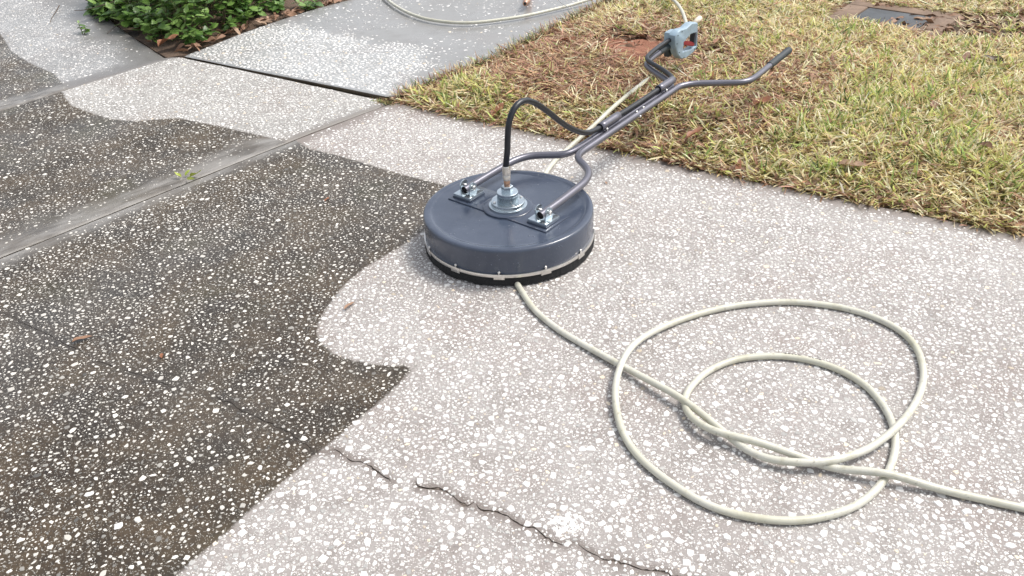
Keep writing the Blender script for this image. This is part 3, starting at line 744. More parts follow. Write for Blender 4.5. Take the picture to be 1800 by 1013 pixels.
# lush green grass along the back beside the meter box
n = 5200; P = np.column_stack([rng.uniform(1.9, 3.3, n), rng.uniform(4.25, 5.2, n)]); q = P[:, 1] - (4.80 - .42 * (P[:, 0] - 2.1)); P = P[(q > 0) & (q < .7)]; n = len(P)
col, _ = pick(n, ['green', 'lime', 'dk', 'straw'], np.tile([[.4, .2, .35, .08]], (n, 1)))
parts.append(blades(P, rng.uniform(.05, .11, n), rng.uniform(.004, .008, n), rng.uniform(0, 6.28, n), rng.uniform(.15, 1.0, n), rng.uniform(0, .8, n), col, lawn_z(P)))
off = 0; VV, QQ, TTs, CC = [], [], [], []
for V, Q, T, c in parts:
    VV.append(V); QQ.append(Q + off); TTs.append(T + off); CC.append(c); off += len(V)
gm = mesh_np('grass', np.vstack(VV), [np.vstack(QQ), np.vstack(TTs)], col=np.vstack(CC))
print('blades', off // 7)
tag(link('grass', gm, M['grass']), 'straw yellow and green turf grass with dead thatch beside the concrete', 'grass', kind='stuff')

# ------------------------------------------------------------------ leaves
def leaf_grid(L, W, fold, bend, serr=0.0, seed=0, rows=7, curl=0.0):
    """an ovate blade lying along +X, with a midrib crease."""
    r = np.random.default_rng(seed); t = np.linspace(0, 1, rows)
    wprof = np.sin(np.pi * np.clip(t, 0, 1) ** .75) ** .85; V = []
    for i, q in enumerate(t):
        ww_ = wprof[i] * W * .5 * (1 + serr * (1 if i % 2 else -1)) + .0004
        zc = bend * (q - q * q * 1.0) * L * 2 - bend * q * L * .5
        x = q * L; jl = r.normal(0, .03) * W
        V += [(x, -ww_, zc + fold * ww_ + curl * ww_ * math.sin(q * 7)), (x, jl * .2, zc), (x, ww_ + jl * .3, zc + fold * ww_ + curl * ww_ * math.cos(q * 6))]
    F = []
    for i in range(rows - 1):
        a_ = i * 3; F += [(a_, a_ + 3, a_ + 4, a_ + 1), (a_ + 1, a_ + 4, a_ + 5, a_ + 2)]
    return np.array(V), np.array(F)

def put(V, loc, yaw, pitch, roll, s=1.0):
    R_ = (Matrix.Rotation(yaw, 3, 'Z') @ Matrix.Rotation(-pitch, 3, 'Y') @ Matrix.Rotation(roll, 3, 'X'))
    return (np.array(R_) @ (V * s).T).T + np.asarray(loc)

dead_mesh = []
for s_ in range(8):
    V, F = leaf_grid(1.0, [.34, .42, .30, .5, .36, .26, .45, .38][s_], [.5, .7, .35, .5, .9, .3, .6, .8][s_], [.10, -.12, .16, .08, -.1, .2, .05, .14][s_], 0, s_, 8, [.3, .5, .2, .6, .4, .3, .5, .2][s_])
    dead_mesh.append((V, F))
def leaf_thing(x, y, z, L, yaw, label, mat='dead', v=0, pitch=0.0, roll=0.0, group=None, cat='leaf'):
    V, F = dead_mesh[v % 8]
    V = V * L; V = V - [L / 2, 0, V[:, 2].min()]
    me = mesh_np('fallen_leaf', V, [F], smooth=True)
    o = link('fallen_leaf', me, M[mat]); o.location = (x, y, z); o.rotation_euler = (roll, -pitch, yaw)
    return tag(o, label, cat, group)
leaf_thing(-.449, 1.942, .002, .048, 1.05, 'thin brown leaf lying on the pale washed lobe of concrete', v=5)
leaf_thing(-1.149, 1.847, .002, .052, .55, 'orange brown leaf beside the crack in the dark unwashed concrete', 'dead', v=0)
leaf_thing(-.909, 1.758, .002, .024, 1.9, 'small curled tan leaf on the unwashed concrete below the crack', 'rust_leaf', v=3)
leaf_thing(-1.685, 4.36, .040, .125, .75, 'large rust coloured leaf at the corner of the planting bed', 'rust_leaf', v=3, pitch=.3)
leaf_thing(.672, 2.690, .003, .085, -.35, 'broad tan leaf lying on the edge of the concrete against the grass', v=3)
leaf_thing(.585, 2.745, .006, .070, -.2, 'pale flat leaf half under the grass at the concrete edge', v=1)
leaf_thing(.80, 2.66, .015, .070, 1.2, 'reddish leaf standing upright in the grass edge', 'rust_leaf', v=2, pitch=.7)
leaf_thing(.337, 2.614, .002, .024, 1.8, 'tiny dark brown scrap on the washed concrete behind the cleaner', v=2)
leaf_thing(-.02, 3.245, .03, .085, .9, 'orange leaf in the grass edge behind the arched black hose', 'rust_leaf', v=3, pitch=.5)
leaf_thing(-.612, 2.591, .002, .028, 1.2, 'small amber scrap of leaf on the dark concrete by the cleaner', 'rust_leaf', v=1)
leaf_thing(.325, 4.03, .05, .09, .2, 'reddish leaf in the thatch near the bare clay patch', 'rust_leaf', v=1)
leaf_thing(.69, 2.87, .055, .085, .6, 'curled reddish leaf in the lawn to the right of the handle tubes', 'rust_leaf', v=4, pitch=.2)
# leaves lying in the lawn
for x, y, L, yaw, v, mt, lab in [(1.95, 3.46, .075, .9, 3, 'dead', 'grey tan leaf standing in the lawn below the meter box'), (2.03, 3.40, .085, 2.4, 4, 'dark_leaf', 'dark brown curled leaf in the grass at the far right of the lawn'),
                             (1.592, 2.961, .075, 1.2, 1, 'dead', 'pinkish tan leaf in the open lawn right of the black handle grip'), (1.155, 2.567, .095, -.35, 0, 'dead', 'long flat brown leaf in the lawn close above the concrete edge'),
                             (.99, 3.08, .085, .15, 6, 'rust_leaf', 'orange brown leaf in the thatch beneath the bend of the right handlebar'), (.98, 3.80, .08, 1.0, 3, 'rust_leaf', 'orange leaf in the grass just right of the spray gun'),
                             (1.60, 2.60, .07, 2.0, 7, 'dead', 'small tan leaf deep in the grass at the lower right of the lawn')]:
    leaf_thing(x, y, float(lawn_z(np.array([[x, y]]))[0]) + .036, L, yaw, lab, mt, v, rng.uniform(-.1, .35), rng.uniform(-.3, .3), None)

# leaf litter nobody could count
def litter(name, P, z, Ls, label):
    VV, FF, o_ = [], [], 0
    for p, zz, L in zip(P, z, Ls):
        V, F = dead_mesh[rng.integers(0, 8)]
        V = put(V - [.5, 0, 0], (p[0], p[1], zz + .006), rng.uniform(0, 6.28), rng.normal(0, .22), rng.normal(0, .3), L)
        VV.append(V); FF.append(F + o_); o_ += len(V)
    me = mesh_np(name, np.vstack(VV), [np.vstack(FF)], smooth=True)
    return tag(link(name, me, M['dead']), label, 'leaf litter', kind='stuff')
P = np.vstack([rng.normal(0, 1, (150, 2)) * [.22, .10] + [.80, 4.38], rng.normal(0, 1, (70, 2)) * [.16, .16] + [.38, 4.15], rng.normal(0, 1, (60, 2)) * [.10, .14] + [.12, 3.85], rng.normal(0, 1, (60, 2)) * [.15, .12] + [.86, 3.78], rng.normal(0, 1, (16, 2)) * [.08, .08] + [.63, 3.98],
               rng.normal(0, 1, (170, 2)) * [.36, .11] + [2.40, 4.02], rng.normal(0, 1, (60, 2)) * [.25, .06] + [2.15, 4.40], rng.normal(0, 1, (60, 2)) * [.16, .16] + [2.62, 3.98]])
P = P[sdf(P, LAWN) > .03]
litter('leaf_litter', P, lawn_z(P), rng.uniform(.035, .085, len(P)), 'brown leaf litter round the bare clay and the meter box in the lawn')
EP = dens(EDGE[2:8], .02); P = EP[rng.integers(0, len(EP), 110)] + rng.normal(0, .012, (110, 2)) + [.018, .025]
litter('leaf_litter', P, np.full(len(P), .004), rng.uniform(.02, .06, len(P)), 'brown scraps of leaf along the grass edge of the driveway')
u_ = rng.random((420, 1)); bl = np.asarray(WALKL)[0:5]; L5 = dens(bl, .01); P = L5[rng.integers(0, len(L5), 420)] + np.abs(rng.normal(0, .05, (420, 1))) * np.array([[-.78, .62]]) + rng.normal(0, .015, (420, 2))
P = np.vstack([P[:95], rng.uniform((-2.3, 4.3), (-1.3, 5.4), (120, 2))]); P = P[sdf(P, BED) > -.004]
litter('leaf_litter', P, np.full(len(P), .012), rng.uniform(.035, .085, len(P)), 'orange brown leaf litter on the planting bed under the shrub')

# torn lime leaf on the joint between the slabs
t = empty('lime_sprig', (-1.148, 2.808, .003)); tag(t, 'crumpled lime green leaf scrap on the dark slab joint', 'leaf')
for i, (yaw, L, dx, dy, pt) in enumerate([(.2, .05, .018, .004, .35), (2.7, .034, -.012, .003, .5), (.9, .03, .0, .012, .6), (-.5, .04, .012, -.010, .2)]):
    V, F = dead_mesh[(i * 3 + 1) % 8]; V = put(V, (0, 0, .004), yaw, pt, .4 * (i - 1), L)
    o = link('leaf', mesh_np('leaf', V, [F], smooth=True), M['lime_leaf'], t); o.location = (dx - .01, dy, 0)

# ------------------------------------------------------------------ the shrub in the corner bed
LEAFV = []
for s_ in range(6):
    V, F = leaf_grid(1.0, [.62, .70, .56, .66, .60, .74][s_], [.28, .18, .35, .22, .30, .12][s_], [-.10, .12, -.16, .05, -.06, .15][s_], .09, s_ + 20, 9, .08)
    LEAFV.append((V, F))
def plant(name, label, cat, base_pts, hts, size, nl, singles, lean=.5, mats='leaf', group=None):
    b0 = np.mean(base_pts, 0); root = empty(name, (b0[0], b0[1], 0)); tag(root, label, cat, group)
    b3 = np.array([b0[0], b0[1], 0]); leaves = []; SV, SF, so2 = [], [], 0
    for (x, y), h in zip(base_pts, hts):
        a_ = rng.uniform(0, 6.28); ln = rng.uniform(.1, lean); out = np.array([x, y]) - b0
        d = np.array([math.cos(a_), math.sin(a_)]) * ln + out * .6
        ts = np.linspace(0, 1, 7)
        C = np.column_stack([x + d[0] * h * ts ** 1.4, y + d[1] * h * ts ** 1.4, .0 + h * ts]) 
        me = tube_mesh('stem', C, np.linspace(.0026, .0012, 7), 5, False)
        v_ = np.empty(len(me.vertices) * 3, np.float32); me.vertices.foreach_get('co', v_); v_ = v_.reshape(-1, 3)
        f_ = np.array([p.vertices[:] for p in me.polygons]); SV.append(v_); SF.append(f_ + so2); so2 += len(v_); bpy.data.meshes.remove(me)
        for q in range(nl):
            tt = 1 - (q / nl) ** 1.1 * .72; p = np.array([np.interp(tt, ts, C[:, j]) for j in range(3)])
            yaw = a_ + q * 2.4 + rng.normal(0, .35); s_ = size * rng.uniform(.62, 1.1) * (.75 if q < 2 else 1)
            leaves.append((p, yaw, rng.uniform(-.45, .35) + (.35 if q < 2 else 0), rng.normal(0, .35), s_))
    sm = mesh_np('stem', np.vstack(SV) - b3, [np.vstack(SF)], smooth=True); st_ = link('stem', sm, M['stem'], root); st_['kind'] = 'stuff'
    order = np.argsort([-(l[4] / np.linalg.norm(l[0] - CAM)) - l[0][2] * .35 + (l[0][1]) * .02 for l in leaves])
    meshes = []
    for V, F in LEAFV:
        me = mesh_np('leaf', V, [F], smooth=True); me.materials.append(M[mats]); meshes.append(me)
    VV, FF, o_ = [], [], 0
    for rank, i in enumerate(order):
        p, yaw, pt, rl, s_ = leaves[i]; vi = rng.integers(0, 6)
        if rank < singles:
            o = bpy.data.objects.new('leaf', meshes[vi]); COL.objects.link(o); o.parent = root; o.location = p - b3
            o.rotation_euler = (Matrix.Rotation(yaw, 3, 'Z') @ Matrix.Rotation(-pt, 3, 'Y') @ Matrix.Rotation(rl, 3, 'X')).to_euler(); o.scale = (s_,) * 3
        else:
            V, F = LEAFV[vi]; V = put(V, p - b3, yaw, pt, rl, s_); VV.append(V); FF.append(F + o_); o_ += len(V)
    if VV:
        o = link('foliage', mesh_np('foliage', np.vstack(VV), [np.vstack(FF)], smooth=True), M[mats], root); o['kind'] = 'stuff'
    return root
BUSH = [(-2.36, 5.05), (-2.05, 4.75), (-1.86, 4.52), (-1.70, 4.33), (-1.62, 4.30), (-1.53, 4.40), (-1.42, 4.60), (-1.33, 4.80), (-1.22, 4.98), (-1.3, 5.3), (-1.9, 5.6), (-2.5, 5.5)]
Q = rng.uniform((-2.5, 4.25), (-1.2, 5.6), (1600, 2)); Q = Q[(sdf(Q, BUSH) > .012) & (np.hypot(Q[:, 0] + 1.685, Q[:, 1] - 4.34) > .10)][:330]
hts = np.clip(.05 + .34 * sstep(sdf(Q, BUSH), 0, .30), .06, .36) * rng.uniform(.6, 1.3, len(Q))
plant('shrub', 'leafy green shrub filling the corner bed between driveway and walkway', 'shrub', Q, hts, .070, 8, 300)
plant('weed', 'low bright green weed with broad leaves at the walkway edge', 'weed', np.array([(-1.085, 4.91), (-1.10, 4.935), (-1.06, 4.94), (-1.12, 4.97), (-1.04, 4.96)]), [.04, .05, .035, .06, .045], .062, 6, 60, .9)
plant('weed', 'fine low weed at the back of the bed by the walkway', 'weed', np.array([(-1.0, 5.08), (-.96, 5.10), (-.93, 5.13), (-1.03, 5.14), (-.90, 5.11)]), [.09, .07, .08, .10, .05], .035, 8, 60, .9)
plant('weed', 'small green sprig lying on the wet slab left of the shrub', 'weed', np.array([(-2.27, 4.70), (-2.255, 4.69)]), [.05, .035], .04, 6, 20, .8)
# straggling twigs
def twig(pts, r, label, group=None):
    C = resample(pts, .02, .01); me = tube_mesh('twig', C, np.linspace(r, r * .5, len(C)), 6)
    return tag(link('twig', me, M['twig']), label, 'twig', group)
twig([(-2.62, 5.25, .02), (-2.60, 5.15, .012), (-2.575, 5.03, .008), (-2.545, 4.93, .006)], .003, 'thin dark twig lying on the wet slab')
twig([(-2.0, 5.0, .14), (-2.18, 4.93, .10), (-2.32, 4.93, .07), (-2.42, 5.0, .05)], .003, 'bare tan twig arching out of the shrub over the slab')
twig([(-1.95, 4.8, .10), (-2.07, 4.74, .04), (-2.12, 4.66, .006)], .0028, 'short tan twig leaning from the shrub to the slab')
# moss in the corner where the slabs meet the walkway
P = rng.normal(0, 1, (420, 2)) * [.030, .012]; P = P @ np.array([[.80, .60], [-.60, .80]]).T * [1, .9] + [-.505, 3.468]
n = len(P); mcol, _ = pick(n, ['green', 'brown', 'straw', 'dk'], np.tile([[.25, .35, .3, .2]], (n, 1)))
V, Qd, T, c = blades(P, rng.uniform(.006, .018, n), rng.uniform(.0015, .003, n), rng.uniform(0, 6.28, n), rng.uniform(.1, 1.3, n), rng.uniform(0, .5, n), mcol, np.full(n, -.002))
tag(link('moss', mesh_np('moss', V, [Qd, T], col=c), M['grass']), 'mossy brown tuft in the slab corner by the walkway', 'moss', kind='stuff')

# ------------------------------------------------------------------ meter box in the lawn
mx_, my_ = Vector((.755, -.656, 0)), Vector((.656, .755, 0)); mz_ = Vector((0, 0, 1))
mb = empty('meter_box', (1.915, 4.14, .0)); tag(mb, 'blue grey meter box lid set in a tan concrete collar in the lawn', 'meter box')
bm = bmesh.new()
for cx, cy, hx, hy in ((0, .165, .26, .055), (0, -.165, .26, .055), (-.21, 0, .05, .109), (.21, 0, .05, .109)):
    box_bm(mx_ * cx + my_ * cy + mz_ * .02, mx_, my_, mz_, hx, hy, .035, .008, bm)
sharp(link('collar', bm_mesh('collar', bm), M['collar'], mb))
sharp(link('lid', bm_mesh('lid', box_bm(mz_ * .038, mx_, my_, mz_, .155, .104, .014, .006)), M['lid'], mb))
bb = link('apron', bm_mesh('apron', box_bm(mx_ * -.36 + my_ * .06 + mz_ * .012, mx_, my_, mz_, .09, .15, .03, .012)), M['collar'], mb)

# ------------------------------------------------------------------ hoses
HR = .0083
HA = [(0.127, 2.677), (.075, 2.45), (.03, 2.25), (.003, 2.09), (0.014, 2.011), (0.036, 1.937), (0.058, 1.873), (0.117, 1.778), (0.188, 1.695), (0.244, 1.63), (0.311, 1.549), (0.369, 1.48), (0.412, 1.416), (0.445, 1.364), (0.476, 1.318), (0.51, 1.285), (0.545, 1.267), (0.608, 1.254), (0.665, 1.262), (0.742, 1.297), (0.813, 1.344), (0.889, 1.425), (0.947, 1.51), (0.971, 1.572), (0.985, 1.649), (0.963, 1.729), (0.889, 1.804), (0.783, 1.847), (0.68, 1.858), (0.555, 1.842), (0.425, 1.791), (0.324, 1.718), (0.267, 1.637), (0.229, 1.522), (0.226, 1.406), (0.25, 1.316), (0.308, 1.231), (0.375, 1.165), (0.446, 1.133), (0.52, 1.119), (0.589, 1.126), (0.665, 1.152), (0.73, 1.203), (0.772, 1.256), (0.8, 1.305), (0.819, 1.361), (0.825, 1.424), (0.81, 1.51), (0.754, 1.582), (0.684, 1.62), (0.618, 1.632), (0.532, 1.623), (0.453, 1.579), (0.395, 1.51), (0.378, 1.462), (0.385, 1.41), (0.413, 1.366), (0.449, 1.344), (0.491, 1.329), (0.538, 1.307), (0.589, 1.28), (0.642, 1.25), (0.737, 1.217), (0.865, 1.169), (0.977, 1.123), (1.067, 1.088), (1.5, .92), (2.2, .7)]
BACK = [(.68, 3.58, .015), (.615, 3.455, .052), (.542, 3.300, .076), (.428, 3.120, .074), (.338, 2.990, .056), (.262, 2.920, .024), (.200, 2.840, .0092), (.150, 2.745, .0088)]
C2 = resample(HA, .008, .026)
z = np.full(len(C2), HR)
# crossings: which pass lies on top
sgm = np.arange(len(C2))
def near_idx(x, y, lo, hi):
    m = (sgm >= lo) & (sgm < hi); d = np.where(m, (C2[:, 0] - x) ** 2 + (C2[:, 1] - y) ** 2, 9); return int(d.argmin())
iA = near_idx(.59, 1.254, 0, 320); n_tot = len(C2)
imid = near_idx(.68, 1.858, 0, n_tot); ibot = near_idx(.52, 1.119, imid, n_tot); itop2 = near_idx(.618, 1.632, ibot, n_tot)
spans = {'a': (0, iA), 'outer': (iA, imid), 'left': (imid, ibot), 'rise': (ibot, itop2), 'inner': (itop2, n_tot)}
def lift(over, under, cx, cy, rad=.16):
    global z
    o0, o1 = over; u0, u1 = under
    for i in range(o0, o1):
        if (C2[i, 0] - cx) ** 2 + (C2[i, 1] - cy) ** 2 > rad * rad: continue
        d = np.hypot(C2[u0:u1, 0] - C2[i, 0], C2[u0:u1, 1] - C2[i, 1])
        if abs(o0 - u0) < 3: pass
        j = d.argmin()
        if abs(u0 + j - i) < 12: continue
        if d[j] < 2 * HR: z[i] = max(z[i], z[u0 + j] + math.sqrt((2.02 * HR) ** 2 - d[j] ** 2))
def relax():
    global z
    k_ = np.exp(-(np.arange(-30, 31) * .008 / .075) ** 2); e_ = np.zeros_like(z)
    for q, kv in zip(range(-30, 31), k_):
        sft = np.zeros_like(z); a0, a1 = max(0, q), min(len(z), len(z) + q); sft[a0:a1] = (z - HR)[a0 - q:a1 - q]; e_ = np.maximum(e_, sft * kv)
    z = HR + e_
ileft = near_idx(.378, 1.462, itop2, n_tot)
lift(spans['a'], (itop2, n_tot), .374, 1.47, .05); relax()
lift((imid, ibot), spans['a'], .25, 1.62); relax()
lift((ileft, n_tot), (0, iA + 20), .45, 1.35, .10); relax()
lift(spans['outer'], (ileft, n_tot), .63, 1.256, .10); relax()
lift(spans['outer'], spans['rise'], .81, 1.34); relax()
lift((ileft, n_tot), (ibot, itop2), .742, 1.216, .08); relax()
z = np.maximum(gsmooth(z, 2.0), HR)
main = np.column_stack([C2, z])
back = resample(BACK, .008)
path = np.vstack([back, main])
path = np.vstack([gsmooth(path[:len(back) + 30], 4), path[len(back) + 30:]])
hose = empty('pressure_hose', (.6, 1.5, 0)); tag(hose, 'ivory pressure hose looped in two rings and running under the round cleaner', 'hose')
h3 = np.array([.6, 1.5, 0])
link('jacket', tube_mesh('jacket', path - h3, HR, 14), M['hose'], hose)
# a short smudged print on the inner ring
i0 = near_idx(.70, 1.617, ibot, n_tot)
bm = bmesh.new()
for j in range(-5, 6):
    p = main[i0 + j]; t_ = main[i0 + j + 1] - main[i0 + j - 1]; t_ /= np.linalg.norm(t_); sd_ = np.cross(t_, [0, 0, 1]); 
    if rng.random() < .22: continue
    q = np.array([0, 0, 1]) * .94 + sd_ * .34; q /= np.linalg.norm(q)
    box_bm(p + q * (HR + .0001) - h3, t_, np.cross(q, t_), q, rng.uniform(.0018, .0034), rng.uniform(.0012, .0022), .0003, 0, bm)
link('printed_mark', bm_mesh('printed_mark', bm), M['dark'], hose)
# the second run comes over the walkway and down to the spray gun
HB = [(-0.80, 5.42, .034), (-0.671, 5.089, .034), (-0.593, 4.884, .034), (-0.482, 4.675, .034), (-0.351, 4.527, .034), (-0.17, 4.447, .034), (0.008, 4.478, .034), (0.158, 4.536, .034), (0.38, 4.67, .036), (0.577, 4.783, .05), (0.743, 4.84, .06), (.84, 4.72, .075), (.894, 4.473, .10), (.883, 4.156, .13), (.84, 3.80, .15), (.815, 3.66, .16)]
C = resample(HB, .01, .03)
o = link('pressure_hose', tube_mesh('pressure_hose', C, HR, 12), M['hose']); tag(o, 'ivory hose curving over the wet walkway and back down to the spray gun', 'hose')
# orange hose end on the walkway
oh = empty('garden_hose', (.154, 4.80, .026)); tag(oh, 'orange hose end with a dull brass coupling resting on the ivory hose', 'hose')
C = resample([(.02, .40, .02), (.022, .20, .02), (.018, .06, .022), (.006, -.04, .026)], .01); link('jacket', tube_mesh('jacket', C, .0165, 12), M['orange'], oh)
ax = np.array([-.18, -.97, .06]); ax /= np.linalg.norm(ax); p0 = np.array([.006, -.04, .026])
link('coupling', tube_mesh('coupling', [p0, p0 + ax * .008, p0 + ax * .02, p0 + ax * .045, p0 + ax * .05, p0 + ax * .085, p0 + ax * .092], [.014, .019, .019, .0185, .015, .015, .012], 10), M['brass'], oh)
link('opening', tube_mesh('opening', [p0 + ax * .0915, p0 + ax * .0935], .008, 10), M['dark'], oh)
wire = resample([(.04, -.03, .026), (.10, -.045, .05), (.14, -.06, .052), (.18, -.13, .03), (.225, -.20, .014)], .01)
link('wire_prong', tube_mesh('wire_prong', wire, .0022, 6), M['steel'], oh)

# ------------------------------------------------------------------ the surface cleaner
DC = np.array([0, 2.2607, 0]); R0 = .255
sc = empty('surface_cleaner', tuple(DC)); tag(sc, 'round slate blue rotary surface cleaner with long grey fork handle', 'surface cleaner')
U = np.array([.7707, -.6372, 0]); VH = np.array([.6372, .7707, 0]); ZZ = np.array([0, 0, 1.])
el = math.radians(1.5); VV_ = VH * math.cos(el) + ZZ * math.sin(el); NN = np.cross(U, VV_)
HC = np.array([-.0009, 2.2481, .153]) - DC
hp = lambda a_, b_, c_=0.0: HC + U * a_ + VV_ * b_ + NN * c_
ztop = .118
prof = [(.2535, .030), (.2548, .060), (.2551, .090), (.2549, .108), (.2542, .1130), (.2522, .1162), (.2490, .1178), (.2440, .1182), (.2330, .1182), (.2315, .1174), (.2285, .1160), (.2200, .1158), (.1500, .1162), (.0800, .1166), (.0600, .1168), (.0005, .1168)]
sharp(link('shroud', lathe_mesh('shroud', prof, 128), M['plastic'], sc), 50)
link('inner_shroud', lathe_mesh('inner_shroud', [(.250, .030), (.250, .108), (.0005, .110)], 64), M['dark'], sc)
# stiffening rib moulded across the top, with a round boss under the swivel
sharp(link('stiffening_rib', bm_mesh('stiffening_rib', box_bm(U * 0 + ZZ * (.117) - VH * .004, U, VH, ZZ, .185, .058, .0032, .002)), M['plastic'], sc))
sharp(link('boss', lathe_mesh('boss', [(.076, .112), (.0755, .1215), (.073, .1232), (.0650, .1235), (.0005, .1236)], 64), M['plastic'], sc), 50)
# water beads left on the deck and the side wall
k = NB('water_bead'); k.b.inputs['Transmission Weight'].default_value = .0; M['bead'] = k.fin((.075, .095, .135), .06, 0, None, .8)
VB, FB = [], []; nbd = 420
for q in range(nbd):
    a2 = rng.uniform(0, 6.28); rb = float(np.clip(rng.gamma(2, .0007), .0007, .0034))
    if q < 190:
        rr2 = .232 * math.sqrt(rng.random()); c_ = np.array([rr2 * math.cos(a2), rr2 * math.sin(a2), .1162]); e1, e2, e3 = np.array([1., 0, 0]), np.array([0, 1., 0]), np.array([0, 0, 1.])
    else:
        a2 = rng.uniform(-math.pi, 0) if q % 4 else a2; e3 = np.array([math.cos(a2), math.sin(a2), 0]); c_ = e3 * .2549 + ZZ * rng.uniform(.046, .108); e1, e2 = np.array([-e3[1], e3[0], 0]), ZZ; rb *= .75
    t6 = np.linspace(0, 2 * np.pi, 7)[:-1]; b0 = len(VB)
    for hh, sc2 in ((-.1, 1.0), (.34, .72)):
        VB += [c_ + (e1 * math.cos(t) + e2 * math.sin(t)) * rb * sc2 + e3 * rb * hh for t in t6]
    VB.append(c_ + e3 * rb * .48)
    FB += [(b0 + i, b0 + (i + 1) % 6, b0 + 6 + (i + 1) % 6) for i in range(6)] + [(b0 + i, b0 + 6 + (i + 1) % 6, b0 + 6 + i) for i in range(6)] + [(b0 + 6 + i, b0 + 6 + (i + 1) % 6, b0 + 12) for i in range(6)]
o_ = link('water_beads', mesh_np('water_beads', np.array(VB), [np.array(FB)], smooth=True), M['bead'], sc); o_['kind'] = 'stuff'
# brush skirt with ragged lower edge
seg = 300; a_ = np.linspace(0, 2 * np.pi, seg, endpoint=False); zb = np.repeat(rng.random(60), 5) * .0055 + rng.random(seg) * .001 + .0012
rim = .2562 + rng.normal(0, .0004, seg)
rows = [(.2490 + 0 * rim, np.full(seg, .032)), (rim, np.full(seg, .0335)), (rim + .0012, np.full(seg, .018)), (rim + .0020, zb), (.2470 + 0 * rim, zb), (.2470 + 0 * rim, np.full(seg, .03))]
V = np.concatenate([np.stack([r_ * np.cos(a_), r_ * np.sin(a_), z_], 1) for r_, z_ in rows]); F = []
i, j = np.meshgrid(np.arange(5), np.arange(seg), indexing='ij'); j2 = (j + 1) % seg
link('brush_skirt', mesh_np('brush_skirt', V, [np.stack([i * seg + j, i * seg + j2, (i + 1) * seg + j2, (i + 1) * seg + j], -1).reshape(-1, 4)]), M['bristle'], sc)
sharp(link('rim_band', lathe_mesh('rim_band', [(.2552, .0312), (.2585, .0312), (.2588, .0322), (.2588, .0402), (.2584, .0412), (.2545, .0412)], 128), M['steel'], sc), 40)
for q in range(12):
    an = math.radians(-97.7 + 30 * q); rad = np.array([math.cos(an), math.sin(an), 0]); tan = np.array([-rad[1], rad[0], 0])
    cl = sharp(link('clip', bm_mesh('clip', box_bm(rad * .2592 + ZZ * .0345, tan, ZZ, rad, .0155, .0082, .0012, .0006)), M['steel'], sc))
    b = bmesh.new(); bmesh.ops.create_uvsphere(b, u_segments=12, v_segments=8, radius=.0044); bmesh.ops.transform(b, matrix=Matrix.Translation(Vector(rad * .2555 + ZZ * .0480)), verts=b.verts)
    rv = link('rivet', bm_mesh('rivet', b, True), M['steel'], cl)
    box = bm_mesh('clip_stem', box_bm(rad * .2568 + ZZ * .0445, tan, ZZ, rad, .0026, .0045, .0010)); link('clip_stem', box, M['steel'], cl)
# swivel in the middle
sw = empty('swivel'); sw.parent = sc
sharp(link('flange', lathe_mesh('flange', [(.0575, .1225), (.0575, .1285), (.0560, .1290), (.0505, .1290), (.0500, .1300), (.0500, .1392), (.0488, .1402), (.0310, .1404)], 64), M['zinc'], sw), 30)
prof = [(.0310, .139)]
for q in range(6):
    zq = .1404 + q * .0034; prof += [(.0322, zq + .0003), (.0322, zq + .0017), (.0300, zq + .0022), (.0300, zq + .0033)]
prof += [(.0300, .1612)]
sharp(link('threaded_body', lathe_mesh('threaded_body', prof, 48), M['zinc'], sw), 30)
sharp(link('collar', lathe_mesh('collar', [(.0295, .1605), (.0315, .1612), (.0318, .1625), (.0318, .1690), (.0308, .1700), (.0130, .1702)], 48), M['zinc'], sw), 30)
sharp(link('hex_nut', lathe_mesh('hex_nut', [(.0175, .1695), (.0178, .1705), (.0178, .1870), (.0150, .1890), (.0100, .1892)], 6), M['zinc'], sw), 30)
for an in (20, 110, 200, 290):
    rad = np.array([math.cos(math.radians(an)), math.sin(math.radians(an)), 0]); c_ = rad * .0425
    sharp(link('screw', lathe_mesh('screw', [(.0046, .1395), (.0046, .1425), (.0036, .1438), (.0002, .1440)], 10, c_[:2]), M['steel'], sw))
sharp(link('hose_fitting', lathe_mesh('hose_fitting', [(.0085, .188), (.0092, .191), (.0092, .204), (.0080, .206), (.0080, .216)], 20), M['brass'], sw))
sharp(link('ferrule', lathe_mesh('ferrule', [(.0085, .206), (.0112, .208), (.0112, .221), (.0104, .2225), (.0118, .224), (.0120, .250), (.0108, .253)], 24), M['steel'], sw))
